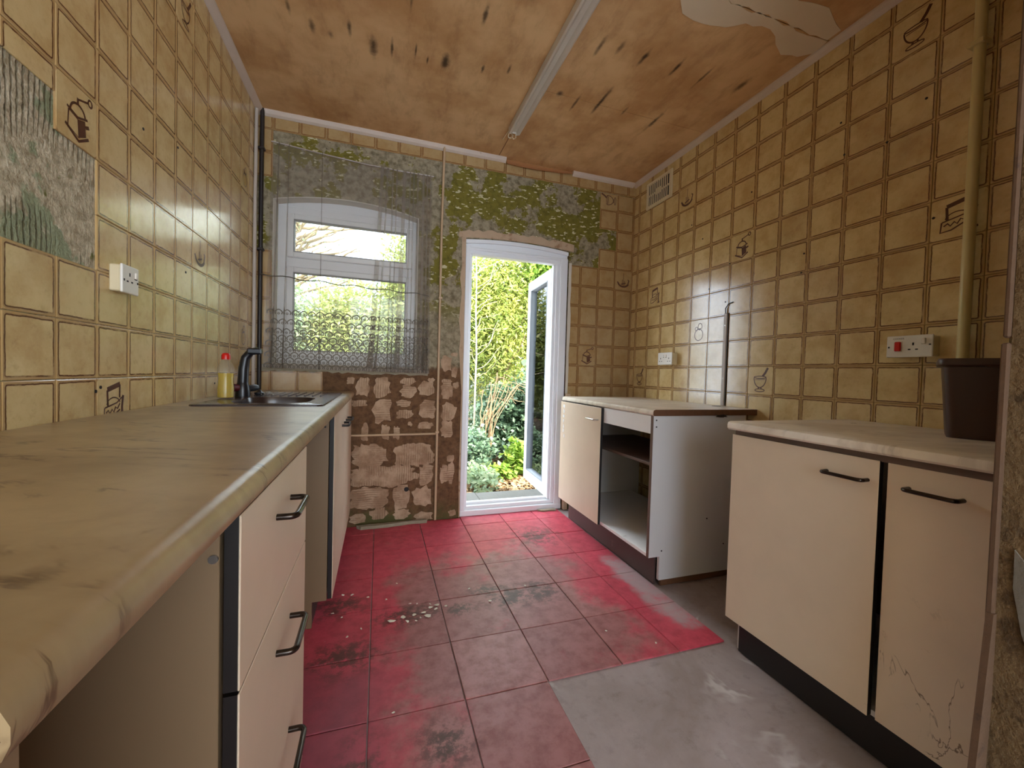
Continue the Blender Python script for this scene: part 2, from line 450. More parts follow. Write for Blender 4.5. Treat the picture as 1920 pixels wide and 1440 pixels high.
def mat_glass():
    k = NT('window_glass')
    k.n.remove(k.b)
    tr = k.n.new('ShaderNodeBsdfTransparent'); tr.inputs[0].default_value = (.96, .98, .97, 1)
    gl = k.n.new('ShaderNodeBsdfGlossy'); gl.inputs['Roughness'].default_value = .02
    fr = k.n.new('ShaderNodeFresnel'); fr.inputs[0].default_value = 1.45
    mx = k.n.new('ShaderNodeMixShader')
    k.l.new(fr.outputs[0], mx.inputs[0]); k.l.new(tr.outputs[0], mx.inputs[1]); k.l.new(gl.outputs[0], mx.inputs[2])
    k.l.new(mx.outputs[0], k.out.inputs[0]); return k.m
M_glass = mat_glass()

def mat_clear(name, c, density):
    k = NT(name, .08, .5)
    tr = k.n.new('ShaderNodeBsdfTransparent'); tr.inputs[0].default_value = c
    mx = k.n.new('ShaderNodeMixShader'); mx.inputs[0].default_value = density
    k.base(c)
    k.l.new(tr.outputs[0], mx.inputs[1]); k.l.new(k.b.outputs[0], mx.inputs[2]); k.l.new(mx.outputs[0], k.out.inputs[0])
    return k.m
M_bottle = mat_clear('clear_bottle', (.95, .93, .86, 1), .07)
M_soap = mat_clear('yellow_liquid', col(206, 178, 20), .75)

def mat_curtain():
    k = NT('net_curtain', .9, .1)
    n = k.n; v = k.xyz(k.uv())[1]          # metres up from the hem
    ground = k.math('MULTIPLY', k.ramp(v, .30, .0), .12)
    hem = k.math('MULTIPLY', k.ramp(v, .022, .012), .35)
    fac = k.math('ADD', k.math('ADD', .30, k.math('MULTIPLY', k.math('SUBTRACT', k.noise(3, 4, .6), .5), .1)), k.math('ADD', ground, hem))
    tr = n.new('ShaderNodeBsdfTransparent'); df = n.new('ShaderNodeBsdfDiffuse'); tl = n.new('ShaderNodeBsdfTranslucent')
    c = col(184, 174, 162); df.inputs[0].default_value = c; tl.inputs[0].default_value = c
    m1 = n.new('ShaderNodeMixShader'); m1.inputs[0].default_value = .5
    k.l.new(df.outputs[0], m1.inputs[1]); k.l.new(tl.outputs[0], m1.inputs[2])
    m2 = n.new('ShaderNodeMixShader'); k.l.new(fac, m2.inputs[0])
    k.l.new(tr.outputs[0], m2.inputs[1]); k.l.new(m1.outputs[0], m2.inputs[2]); k.l.new(m2.outputs[0], k.out.inputs[0])
    k.n.remove(k.b)
    return k.m
M_net = mat_curtain()

def mat_leaf(name, ca, cb, cc, tl=.4, rough=.45):
    k = NT(name, rough, .4)
    r = k.island()
    c = k.mix(k.ramp(r, 0, 1), ca, cb)
    c = k.mix(k.ramp(k.noise(2.4, 4, .6), .5, .7), c, cc)
    k.base(c)
    t = k.n.new('ShaderNodeBsdfTranslucent'); k.l.new(c, t.inputs[0])
    mx = k.n.new('ShaderNodeMixShader'); mx.inputs[0].default_value = tl
    k.l.new(k.b.outputs[0], mx.inputs[1]); k.l.new(t.outputs[0], mx.inputs[2]); k.l.new(mx.outputs[0], k.out.inputs[0])
    return k.m
L_con = mat_leaf('conifer_leaf', col(193, 193, 101), col(155, 175, 93), col(212, 206, 115))
L_mid = mat_leaf('green_leaf', col(143, 160, 118), col(113, 134, 101), col(166, 171, 126))
L_yel = mat_leaf('sunlit_leaf', col(173, 175, 101), col(144, 158, 87), col(190, 188, 123))
L_ivy = mat_leaf('ivy_leaf', col(116, 138, 108), col(87, 113, 84), col(143, 156, 126), .2, .3)
L_lime = mat_leaf('lime_leaf', col(155, 178, 76), col(128, 160, 67), col(171, 185, 84), .45)
L_lit = mat_leaf('dead_leaf', col(165, 134, 94), col(118, 87, 55), col(180, 160, 126), .1, .8)
M_bark = plain('grey_bark', col(150, 128, 96), .85, .2, 30)
M_twig = plain('bare_orange_stem', col(156, 126, 92), .8, .15, 30)
M_pale = plain('pale_stem', col(176, 164, 134), .8, .1, 30)
M_soil = plain('garden_soil', col(96, 76, 54), .95, .25, 9, bump=.6)
M_slab = plain('paving_stone', col(104, 101, 94), .85, .1, 12, bump=.3)

# ------------------------------------------------------------------ room shell
def structure(o): o['kind'] = 'structure'; return o

# left wall, with the kitchen run and the adjoining room behind the camera
bm = B(); box(bm, XL-.2, XL, YF, YB+.25, -.1, HC+.1); wall_left = structure(finish(bm, 'wall_left', M_lplaster))
bm = B(); box(bm, XR, XR+.2, YF, YB+.25, -.1, HC+.1); wall_right = structure(finish(bm, 'wall_right', M_grout))

# back wall with an arched window opening and an arched door opening
WX0, WX1, WZ0, WZ1, WRISE = -.636, .238, 1.055, 2.075, .055
DX0, DX1, DZ1, DRISE = .565, 1.372, 1.985, .024
def arch(x, x0, x1, z, rise): t = (x-x0)/(x1-x0); return z+rise*4*t*(1-t)
bm = B(); T = YB+.25
for a, b in ((XL-.2, WX0), (WX1, DX0), (DX1, XR+.2)): box(bm, a, b, YB, T, -.1, HC+.1)
box(bm, WX0, WX1, YB, T, -.1, WZ0)
for x0, x1, z, rise in ((WX0, WX1, WZ1, WRISE), (DX0, DX1, DZ1, DRISE)):
    N = 14
    for i in range(N):
        a = x0+(x1-x0)*i/N; b = x0+(x1-x0)*(i+1)/N
        prism(bm, [(a, arch(a, x0, x1, z, rise)), (b, arch(b, x0, x1, z, rise)), (b, HC+.1), (a, HC+.1)], 'y', YB, T)
wall_back = structure(finish(bm, 'wall_back', M_back))

# stub of wall at the right of the opening the camera looks through
bm = B(); box(bm, 1.158, XR, .22, .452, -.1, HC+.1, .006); wall_front = structure(finish(bm, 'wall_front', M_nib))
def rough_patch(bm, cx, cz, rx, rz, y0, y1, seed, n=14, jag=.22):
    r = random.Random(seed); pts = []
    for i in range(n):
        t = 2*math.pi*i/n; q = 1+jag*(r.random()*2-1)
        sx = abs(math.cos(t))**.7*math.copysign(1, math.cos(t)); sz = abs(math.sin(t))**.7*math.copysign(1, math.sin(t))
        pts.append((cx+rx*q*sx, cz+rz*q*sz))
    return pts
bm = B(); prism(bm, [(.425, .735), (.40, .70), (.37, .64), (.34, .53), (.395, .53), (.41, .58), (.424, .66)], 'x', 1.1545, 1.16)
finish(bm, 'plaster_chip', M_chipgrey, wall_front)
bm = B(); prism(bm, [(.40, 1.42), (.35, 1.38), (.33, 1.22), (.37, 1.15), (.42, 1.24)], 'x', 1.155, 1.16)
finish(bm, 'plaster_chip', M_chipgrey, wall_front)
# broken timber lining on its arris
bm = B(); box(bm, 1.150, 1.170, .446, .458, .575, 1.13, .003); box(bm, 1.152, 1.170, .447, .457, 1.14, HC-.03, .003)
prism(bm, [(1.147, .60), (1.166, .60), (1.140, .02), (1.088, .02)], 'y', .444, .455)
structure(finish(bm, 'trim_5', M_timber))

# unseen wall added behind the camera, its opening sized to set the fill light
RX0, RX1, RZ0, RZ1 = -.55, 1.75, .5, 2.45
bm = B()
for a, b, c, d in ((XL-.2, RX0, -.1, HC+.1), (RX1, XR+.2, -.1, HC+.1), (RX0, RX1, -.1, RZ0), (RX0, RX1, RZ1, HC+.1)): box(bm, a, b, YF-.2, YF, c, d)
structure(finish(bm, 'wall_rear_added', M_backroom))

# floor: screed slab, then the red painted tiles one by one
bm = B(); box(bm, XL-.2, XR+.2, YF, YB+.05, -.12, -.006); floor = structure(finish(bm, 'floor', M_screed))
gx = [-.6, -.304, -.014, .280, .568, .860, 1.113, 1.332]
gy = [-.52, -.22, .07, .36, .655, .948, 1.240, 1.529, 1.829, 2.115, 2.412, 2.69, 2.87]
for j in range(len(gy)-1):
    for i in range(len(gx)-1):
        if gy[j] < 1.2 and gx[i] > .5: continue
        x0, x1, y0, y1 = gx[i], gx[i+1], gy[j], gy[j+1]
        if y0 > 2.6 and x0 < .5: y1 = 2.84
        g = .0018; cx, cy = (x0+x1)/2, (y0+y1)/2
        bm = B(); box(bm, x0+g, x1-g, y0+g, y1-g, -.006, rnd.uniform(-.0006, .0012), .0015)
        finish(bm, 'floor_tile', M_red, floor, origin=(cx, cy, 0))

# ceiling in boards, with the flaked paint left on it
bm = B(); box(bm, XL-.2, XR+.2, YF, YB+.25, HC+.006, HC+.16); ceiling = structure(finish(bm, 'ceiling', M_chip))
for (a, b, c, d) in ((XL, -.061, YF, 1.35), (XL, .779, 1.354, YB), (-.057, .779, YF, 1.35), (.783, XR, YF, 1.35), (.783, XR, 1.354, 2.098), (.783, XR, 2.101, YB)):
    bm = B(); box(bm, a, b, c, d, HC, HC+.006, .0015); finish(bm, 'ceiling_board', M_ceil, ceiling)
def jag(poly, seed, step=.035, amp=.008):
    r = random.Random(seed); out = []
    for i in range(len(poly)):
        a = Vector(poly[i]); b = Vector(poly[(i+1) % len(poly)]); n = max(1, int((b-a).length/step))
        for q in range(n): out.append(tuple(a.lerp(b, q/n)+Vector((r.uniform(-amp, amp), r.uniform(-amp, amp)))))
    return out
P1 = [(1.10, 1.352), (1.14, 1.42), (1.20, 1.455), (1.264, 1.476), (1.381, 1.463), (1.478, 1.413), (1.60, 1.394), (1.656, 1.407), (1.70, 1.44), (1.78, 1.475), (1.868, 1.469), (1.91, 1.42), (1.90, 1.357), (1.60, 1.353)]
P2 = [(1.10, 1.346), (1.6, 1.348), (1.90, 1.352), (1.89, 1.30), (1.85, 1.276), (1.78, 1.255), (1.729, 1.24), (1.592, 1.251), (1.45, 1.2), (1.25, 1.15), (1.08, 1.24)]
for s, pl in ((3, P1), (4, P2)):
    bm = B(); prism(bm, jag(pl, s), 'z', HC-.0015, HC+.001); finish(bm, 'paint_patch', M_patch, ceiling)
# soot-edged nail line in the bare joint is part of the board gap

# ceiling beads
def bead(name, pts, axis, a, b):
    bm = B(); prism(bm, pts, axis, a, b); return structure(finish(bm, name, M_trim))
q = .03
bead('trim_1', [(XL, HC), (XL+q*1.15, HC), (XL+q*1.1, HC-.009), (XL+q*.75, HC-.022), (XL+.010, HC-.033), (XL, HC-.034)], 'y', YF, YB)
bead('trim_2', [(YB, HC), (YB-q, HC), (YB-q, HC-.008), (YB-q*.7, HC-.022), (YB-.008, HC-.032), (YB, HC-.033)], 'x', XL+.03, .838)
bead('trim_3', [(XR, HC), (XR-q, HC), (XR-q, HC-.008), (XR-q*.7, HC-.022), (XR-.008, HC-.032), (XR, HC-.033)], 'y', .452, YB)
bead('trim_4', [(YB, HC), (YB-q, HC), (YB-q, HC-.008), (YB-q*.7, HC-.022), (YB-.008, HC-.032), (YB, HC-.033)], 'x', 1.37, XR-.03)
# torn lining paper hanging where the bead is missing
bm = B(); N = 24; rows = []
for i in range(N+1):
    x = .845+(1.46-.845)*i/N; t = i/N
    drop = .034+.016*math.sin(3.1*t+.4)-.02*t+.004*mnoise.noise(Vector((x*9, 0, 0)))
    rows.append([bm.verts.new((x, YB-.004-.02*s*s*(1-.4*t), HC-.001-drop*s)) for s in (0, .5, 1)])
for i in range(N):
    for s in range(2): bm.faces.new((rows[i][s], rows[i][s+1], rows[i+1][s+1], rows[i+1][s]))
o = finish(bm, 'torn_paper', M_paper, wall_back)
mo = o.modifiers.new('thickness', 'SOLIDIFY'); mo.thickness = .0015

# plaster details of the back wall
DABS = [(-0.176, 0.966, 0.025, 0.021), (-0.102, 0.924, 0.043, 0.062), (0.02, 0.926, 0.053, 0.067), (0.188, 0.969, 0.045, 0.027), (0.189, 0.901, 0.05, 0.041), (0.31, 0.921, 0.052, 0.051), (0.345, 0.982, 0.023, 0.013), (-0.121, 0.818, 0.046, 0.022), (0.022, 0.774, 0.058, 0.082), (0.164, 0.819, 0.049, 0.021), (0.166, 0.746, 0.054, 0.03), (0.32, 0.778, 0.055, 0.066), (-0.084, 0.623, 0.022, 0.059), (0.047, 0.625, 0.027, 0.05), (0.12, 0.619, 0.023, 0.042), (0.207, 0.677, 0.014, 0.014), (0.31, 0.666, 0.051, 0.024), (-0.052, 0.47, 0.113, 0.073), (0.238, 0.464, 0.136, 0.076), (0.035, 0.327, 0.213, 0.073), (0.323, 0.321, 0.05, 0.069), (-0.047, 0.179, 0.127, 0.074), (0.16, 0.173, 0.055, 0.079), (0.303, 0.168, 0.071, 0.072), (0.014, 0.07, 0.053, 0.041), (0.162, 0.058, 0.054, 0.033), (-0.12, 0.05, 0.051, 0.032), (0.316, 0.032, 0.061, 0.03), (0.451, 0.975, 0.033, 0.018), (0.453, 0.909, 0.04, 0.056), (0.518, 0.948, 0.02, 0.023), (0.471, 0.759, 0.055, 0.062), (0.459, 0.636, 0.04, 0.058), (0.493, 0.427, 0.024, 0.025), (0.445, 0.315, 0.028, 0.064), (0.495, 0.331, 0.024, 0.073), (0.512, 0.039, 0.025, 0.021), (0.449, 1.096, 0.036, 0.055), (0.506, 1.042, 0.02, 0.037), (0.503, 1.164, 0.024, 0.013)]
for i, (x, z, rx, rz) in enumerate(DABS):
    bm = B(); big = rx > .1
    pts = rough_patch(bm, x, z, rx, rz, 0, 0, 100+i, 30 if big else 18, .14 if big else .22)
    if big: pts = jag(pts, i, .012, .006)
    prism(bm, pts, 'y', YB-.0028-.00035*(i % 5), YB+.002)
    finish(bm, 'adhesive_dab', M_dab, wall_back, origin=(x, YB, z))
# pale render round the door arch and the window sill edge
def arch_band(x0, x1, z, rise, h0, h1, y0, y1, seed, N=26):
    r = random.Random(seed); bm = B()
    lo = [(x0+(x1-x0)*i/N, 0) for i in range(N+1)]
    poly = [(x, arch(x, x0, x1, z, rise)+h0) for x, _ in lo]
    poly += [(x, arch(x, x0, x1, z, rise)+h1*(1+.45*(r.random()-.5))) for x, _ in lo[::-1]]
    prism(bm, poly, 'y', y0, y1); return bm
finish(arch_band(DX0-.05, DX1+.03, DZ1+.002, DRISE, 0, .05, YB-.006, YB+.002, 5), 'plaster_band', M_pink, wall_back)
bm = B(); r = random.Random(9)
pl = [(DX0, z/10) for z in range(0, 21)]+[(DX0-.022*(1+.8*r.random()), z/10) for z in range(20, 11, -1)]+[(DX0-.008, .9), (DX0-.012, .3), (DX0-.006, 0)]
prism(bm, pl, 'y', YB-.005, YB+.002); finish(bm, 'plaster_band', M_pink, wall_back)
bm = B(); r = random.Random(10)
pl = [(DX1-.004, z/10) for z in range(9, 20)]+[(DX1+.016*(.6+.8*r.random()), z/10) for z in range(19, 8, -1)]
prism(bm, pl, 'y', YB-.007, YB+.002); finish(bm, 'plaster_band', M_reveal, wall_back)
bm = B(); box(bm, DX1-.004, DX1+.03, YB-.03, YB+.001, 0, .9, .003); finish(bm, 'plaster_band', M_pink, wall_back)
bm = B(); pl = jag([(WX0-.07, WZ0+.005), (WX1+.08, WZ0-.002), (WX1+.08, WZ0-.045), (WX0-.07, WZ0-.035)], 11, .03, .007)
prism(bm, pl, 'y', YB-.012, YB+.002); finish(bm, 'sill_mortar', M_mortar, wall_back)
# white-painted window reveal lining (jambs, arch, sill)
bm = B(); t = .006
box(bm, WX0, WX0+t, YB-.001, YB+.09, WZ0, WZ1); box(bm, WX1-t, WX1, YB-.001, YB+.09, WZ0, WZ1)
box(bm, WX0, WX1, YB-.006, YB+.09, WZ0, WZ0+.012)
for i in range(14):
    a = WX0+(WX1-WX0)*i/14; b = WX0+(WX1-WX0)*(i+1)/14
    za, zb = arch(a, WX0, WX1, WZ1, WRISE), arch(b, WX0, WX1, WZ1, WRISE)
    prism(bm, [(a, za-t), (b, zb-t), (b, zb), (a, za)], 'y', YB-.001, YB+.09)
finish(bm, 'reveal_lining', M_reveal, wall_back)

# ------------------------------------------------------------------ wall tiles, one object each
TILE_CACHE = {}
GAP, TH = .005, .030
def tile_mesh(u0, u1, v0, v1, plainm, back=False):
    key = (round(u0, 2), round(u1, 2), round(v0, 2), round(v1, 2), plainm, back)
    if key in TILE_CACHE: return TILE_CACHE[key]
    bm = B(); c = .014
    R0 = [(u0+GAP, v0+GAP), (u1-GAP, v0+GAP), (u1-GAP, v1-GAP), (u0+GAP, v1-GAP)]
    ring = lambda ins, z: [bm.verts.new((p[0]+(ins if i in (0, 3) else -ins), p[1]+(ins if i in (0, 1) else -ins), z)) for i, p in enumerate(R0)]
    a, b, d = ring(0, -.005), ring(0, TH*.66), ring(c, TH)
    for i in range(4):
        j = (i+1) % 4
        bm.faces.new((a[i], a[j], b[j], b[i])); bm.faces.new((b[i], b[j], d[j], d[i]))
    bm.faces.new(d)
    me = bpy.data.meshes.new('tile'); bm.to_mesh(me); bm.free()
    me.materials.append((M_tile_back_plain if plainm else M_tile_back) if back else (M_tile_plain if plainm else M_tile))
    TILE_CACHE[key] = me; return me

def strokes(lines):
    """motif: list of (points, width) or ('fill', points)"""
    bm = B(); z = TH+.004
    for L in lines:
        if L[0] == 'fill':
            bm.faces.new([bm.verts.new((x, y, z)) for x, y in L[1]]); continue
        pts, wd = L
        P = [Vector((x, y, 0)) for x, y in pts]; row = []
        for i, p in enumerate(P):
            d = (P[min(i+1, len(P)-1)]-P[max(i-1, 0)]).normalized(); nrm = Vector((-d.y, d.x, 0))*wd/2
            row.append((bm.verts.new((p+nrm)[:2]+(z,)), bm.verts.new((p-nrm)[:2]+(z,))))
        for i in range(len(row)-1): bm.faces.new((row[i][0], row[i][1], row[i+1][1], row[i+1][0]))
    bmesh.ops.recalc_face_normals(bm, faces=bm.faces)
    for f in bm.faces:
        if f.normal.z < 0: f.normal_flip()
    me = bpy.data.meshes.new('printed_motif'); bm.to_mesh(me); bm.free(); me.materials.append(M_motif); return me
def circ(cx, cy, rx, ry, a0=0, a1=360, n=16):
    return [(cx+rx*math.cos(math.radians(a0+(a1-a0)*i/n)), cy+ry*math.sin(math.radians(a0+(a1-a0)*i/n))) for i in range(n+1)]
W1 = .028
MOT = {
 'grinder': strokes([([(-.22, .0), (-.24, -.28), (.02, -.36), (.0, -.06), (-.22, .0)], W1), ('fill', [(.02, -.36), (.2, -.27), (.18, .0), (.0, -.06)]),
   ([(-.3, -.26), (.02, -.42), (.27, -.27)], .05), ([(-.26, .04), (.0, -.03), (.24, .05)], .04), (circ(0, .03, .18, .16, 0, 180), .04),
   ([(0, .17), (.0, .3)], .05), ([(-.02, .27), (.28, .37)], .035), (circ(.31, .38, .05, .06), .035), ([(.19, -.1), (.28, -.06)], .06)]),
 'iron': strokes([([(-.2, .27), (.2, .37)], .1), ([(-.2, .26), (-.18, -.05)], .055), ([(.2, .36), (.19, .1)], .045),
   (circ(0, -.05, .22, .16, 20, 170), .025), ([(-.28, -.08), (-.3, -.32), (-.1, -.3), (.2, -.14)], .035), ([(-.28, -.08), (.1, .0), (.3, .12)], .03),
   ([(-.24, -.18), (-.17, -.13), (-.12, -.2), (-.05, -.12), (.0, -.18), (.06, -.08), (.12, -.12), (.2, -.02)], .035), ([(.31, .14), (.27, -.1), (.29, -.34)], .07), ([(.22, -.35), (.36, -.33)], .05)]),
 'mortar': strokes([(circ(0, .12, .24, .04), .03), (circ(0, .1, .24, .34, 180, 360), .035), ([(-.2, .03), (.2, .05)], .02), ([(-.04, -.22), (-.06, -.3)], .05), ([(.05, -.22), (.06, -.3)], .04),
   (circ(0, -.34, .19, .05), .03), ([(.1, .15), (.2, .28), (.29, .45)], .08)]),
 'scales': strokes([(circ(0, -.08, .32, .24, 195, 340), .09), ([(-.3, -.15), (-.36, -.08)], .07), ([(.28, -.16), (.33, .02), (.26, .06)], .06),
   ([(0, -.28), (.0, .38)], .025), ([(-.06, -.25), (-.06, .05)], .03), ([(.07, -.25), (.07, .0)], .03), ([(-.14, -.2), (.14, -.12)], .05)]),
 'pot': strokes([(circ(0, -.14, .23, .24), .03), (circ(.06, .2, .11, .14, -40, 270), .03), (circ(-.14, .12, .07, .08), .025), ([(-.05, .1), (.12, .12)], .035)]),
}
TILED = {}
def tile_wall(parent, M3, origin, s, cols, rows, keep, motifs=(), clip=None):
    """lays tiles (i,j) of pitch s; M3 columns = (right, up, out)"""
    rot = Matrix(M3).transposed().to_4x4()
    mot = {(i, j): (n, rz) for i, j, n, rz in motifs}
    u_min, u_max, v_min, v_max = clip
    for j in rows:
        for i in cols:
            cu, cv = (i+.5)*s, (j+.5)*s
            if not keep(i, j, cu, cv): continue
            a, b = max(cu-s/2, u_min), min(cu+s/2, u_max); c, d = max(cv-s/2, v_min), min(cv+s/2, v_max)
            if b-a < .012 or d-c < .012: continue
            mk = mot.get((i, j))
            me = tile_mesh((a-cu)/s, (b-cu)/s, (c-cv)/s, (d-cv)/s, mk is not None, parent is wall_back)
            o = bpy.data.objects.new('tile', me); link(o, parent)
            jit = Matrix.Rotation(rnd.uniform(-.004, .004), 4, 'X') @ Matrix.Rotation(rnd.uniform(-.004, .004), 4, 'Y')
            p = Vector(origin)+Vector(M3[0])*cu+Vector(M3[1])*cv+Vector(M3[2])*.0002
            o.matrix_local = Matrix.Translation(p) @ rot @ jit @ Matrix.Scale(s, 4)
            if mk:
                m = bpy.data.objects.new('printed_motif', MOT[mk[0]]); link(m, o)
                m.rotation_euler = (0, 0, math.radians(mk[1]))
                o['label'] = 'tile printed with a brown %s drawing' % {'grinder': 'coffee grinder', 'iron': 'flat iron', 'mortar': 'pestle and mortar', 'scales': 'kitchen scales', 'pot': 'cooking pot'}[mk[0]]
# left wall (right = +y)
sL = .1445
def keepL(i, j, u, v):
    y = u+1.236; z = v+1.0
    if y < 1.236 and 1.289 < z < 1.70: return False
    if 1.236 < y < 1.381 and 1.289 < z < 1.578: return False
    return z > .72 or (1.06 < y < 1.76 and z > 0)
tile_wall(wall_left, ((0, 1, 0), (0, 0, 1), (1, 0, 0)), (XL, 1.236, 1.0), sL, range(-7, 12), range(-2, 11), keepL,
          [(0, 4, 'grinder', 0), (1, -1, 'iron', 0), (5, 3, 'scales', 0), (9, 1, 'pot', 0), (9, 7, 'pot', 0), (4, 9, 'mortar', 0)],
          (.23-1.236, YB-1.236, .60-1.0, HC-1.0))
# broken strip of the tile course left above the bare patch
tile_wall(wall_left, ((0, 1, 0), (0, 0, 1), (1, 0, 0)), (XL, 1.236, 1.0), sL, range(-7, 0), range(4, 5), lambda i, j, u, v: True, [], (.23-1.236, 0, .663, HC-1.0))
# right wall (right = -y)
sR = .151
def keepR(i, j, u, v):
    y = 2.479-u; z = v+.966
    if 2.40 < y < 2.69 and 2.33 < z < 2.50: return True
    return z > .8 or (1.6 < y < 2.75 and z > .1)
tile_wall(wall_right, ((0, -1, 0), (0, 0, 1), (-1, 0, 0)), (XR, 2.479, .966), sR, range(-3, 14), range(-6, 11), keepR,
          [(9, 9, 'mortar', 0), (10, 4, 'iron', 0), (4, 5, 'grinder', 0), (1, 8, 'scales', 0), (-1, 4, 'iron', 0), (2, 2, 'pot', 0), (5, 0, 'mortar', 0), (-2, 0, 'mortar', 0)],
          (2.479-YB, 2.479-.455, .06-.966, HC-.966))
# back wall: top course, left column, under the sill and right of the door
sB = .1475
MB_ = ((1, 0, 0), (0, 0, 1), (0, -1, 0))
clipB = (XL, XR, 0, HC-2.482)
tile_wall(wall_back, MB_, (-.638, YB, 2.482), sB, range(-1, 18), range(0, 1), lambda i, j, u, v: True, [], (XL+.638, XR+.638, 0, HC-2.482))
def keepBL(i, j, u, v):
    z = v+1.0+.02; x = u-.638
    if x < -.638: return not (1.85 < z < 2.3)
    return z < 1.0 and x < -.42
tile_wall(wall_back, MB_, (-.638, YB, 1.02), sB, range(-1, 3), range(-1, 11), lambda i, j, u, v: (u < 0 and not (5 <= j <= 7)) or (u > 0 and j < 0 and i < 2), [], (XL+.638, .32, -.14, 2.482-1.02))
sK = .1535
def keepBR(i, j, u, v):
    x = u+1.62; z = v+.968
    if x < 1.62: return z < 1.88
    if x < 1.775: return not (2.04 < z < 2.19)
    return True
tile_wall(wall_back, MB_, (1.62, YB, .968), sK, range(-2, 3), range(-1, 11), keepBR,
          [(-1, 1, 'grinder', 0), (1, 5, 'scales', 0), (0, 9, 'mortar', 90)], (DX1+.012-1.62, XR-1.62, .86-.968, 2.478-.968))

# open waste hole in the stripped wall, and old fixing holes in the tiles
bm = B(); prism(bm, circ(.192, .228, .016, .016, 0, 345, 18), 'y', YB-.0052, YB-.0015); finish(bm, 'waste_hole', M_hole, wall_back)
bm = B()
for y, z in ((2.03, 1.60), (1.88, 1.72), (1.45, 1.57), (1.44, 1.66), (2.1, 1.93), (1.75, 2.08), (1.3, 2.2), (1.28, 2.05), (1.12, 2.02), (.96, 1.66), (1.0, 2.12), (2.2, 2.05), (1.9, 1.5)):
    prism(bm, circ(y, z, .0045, .0045, 0, 315, 8), 'x', XR-.0062, XR-.004)
finish(bm, 'fixing_holes', M_hole, wall_right, kind='stuff')
bm = B()
for y, z in ((1.375, .965), (1.395, .975), (1.60, 1.78), (1.83, 1.84), (1.9, 1.4), (2.2, .96)):
    prism(bm, circ(y, z, .0045, .0045, 0, 315, 8), 'x', XL+.004, XL+.0062)
finish(bm, 'fixing_holes', M_hole, wall_left, kind='stuff')

# ------------------------------------------------------------------ window
YW = YB+.075
win = bpy.data.objects.new('window_1', None); COL.objects.link(win); win.location = (-.2, YW, WZ0); structure(win)
def ring_frame(bm, x0, x1, z0, z1, wl_, wr, wb, wt, y0, y1, bev=.004):
    box(bm, x0, x0+wl_, y0, y1, z0, z1, bev); box(bm, x1-wr, x1, y0, y1, z0, z1, bev)
    box(bm, x0+wl_-.002, x1-wr+.002, y0, y1, z0, z0+wb, bev); box(bm, x0+wl_-.002, x1-wr+.002, y0, y1, z1-wt, z1, bev)
fx0, fx1, fz0, fz1 = -.625, .252, 1.066, 2.07
bm = B(); ring_frame(bm, fx0, fx1, fz0, fz1, .055, .05, .05, .05, YW, YW+.06)
box(bm, fx0+.05, fx1-.045, YW, YW+.06, 1.685, 1.745, .004)
for i in range(14):
    a = fx0+(fx1-fx0)*i/14; b = fx0+(fx1-fx0)*(i+1)/14
    prism(bm, [(a, fz1-.01), (b, fz1-.01), (b, arch(b, fx0, fx1, fz1+.012, WRISE+.012)), (a, arch(a, fx0, fx1, fz1+.012, WRISE+.012))], 'y', YW+.006, YW+.055)
finish(bm, 'window_frame', M_upvc, win)
for nm, (z0, z1) in (('top_sash', (1.745, 2.02)), ('bottom_sash', (1.116, 1.685))):
    bm = B(); ring_frame(bm, fx0+.052, fx1-.047, z0, z1, .042, .042, .036, .036, YW-.012, YW+.045, .005)
    s_ = finish(bm, nm, M_upvc, win)
    bm = B(); ring_frame(bm, fx0+.092, fx1-.087, z0+.034, z1-.034, .006, .006, .006, .006, YW-.013, YW+.02, 0); finish(bm, 'gasket', M_seal, s_)
    bm = B(); box(bm, fx0+.09, fx1-.085, YW+.014, YW+.02, z0+.03, z1-.03); finish(bm, 'pane', M_glass, s_)

# ------------------------------------------------------------------ garden door, open outwards
YD = YB+.012
door = bpy.data.objects.new('door_1', None); COL.objects.link(door); door.location = (.96, YD, 0); structure(door)
bm = B(); dx0, dx1 = DX0+.003, DX1-.006; dt = 1.915
for x0, x1, zz in ((dx0, dx0+.036, dt+.03), (dx1-.06, dx1, dt+.02)): box(bm, x0, x1, YD, YD+.07, 0, zz, .004)
box(bm, dx0+.03, dx0+.052, YD+.018, YD+.068, .06, dt-.02, .003); box(bm, dx1-.085, dx1-.055, YD+.018, YD+.068, .06, dt-.02, .003)
box(bm, dx1-.105, dx1-.08, YD+.035, YD+.066, .07, dt-.03, .003)
box(bm, dx0+.03, dx1-.055, YD+.01, YD+.068, dt-.028, dt+.004, .004); box(bm, dx0+.03, dx1-.055, YD-.001, YD+.03, dt+.0, dt+.02, .004)
finish(bm, 'door_frame', M_upvc, door)
bm = B(); N = 14
for i in range(N):
    a = dx0+(dx1-dx0)*i/N; b = dx0+(dx1-dx0)*(i+1)/N
    prism(bm, [(a, dt+.004), (b, dt+.004), (b, arch(b, dx0, dx1, DZ1-.004, DRISE)), (a, arch(a, dx0, dx1, DZ1-.004, DRISE))], 'y', YD+.014, YD+.06)
finish(bm, 'head_panel', M_upvc, door)
bm = B()
for i in range(N):
    a = dx0+(dx1-dx0)*i/N; b = dx0+(dx1-dx0)*(i+1)/N
    za, zb = arch(a, dx0, dx1, DZ1-.002, DRISE), arch(b, dx0, dx1, DZ1-.002, DRISE)
    prism(bm, [(a, za-.026), (b, zb-.026), (b, zb), (a, za)], 'y', YD-.004, YD+.02)
finish(bm, 'arch_trim', M_upvc, door)
bm = B(); box(bm, dx0, dx1, YD-.004, YD+.03, .0, .04, .003); box(bm, dx0+.02, dx1-.03, YD+.02, YD+.075, .038, .066, .004); box(bm, dx0+.02, dx1-.06, YD+.05, YD+.085, .064, .085, .004)
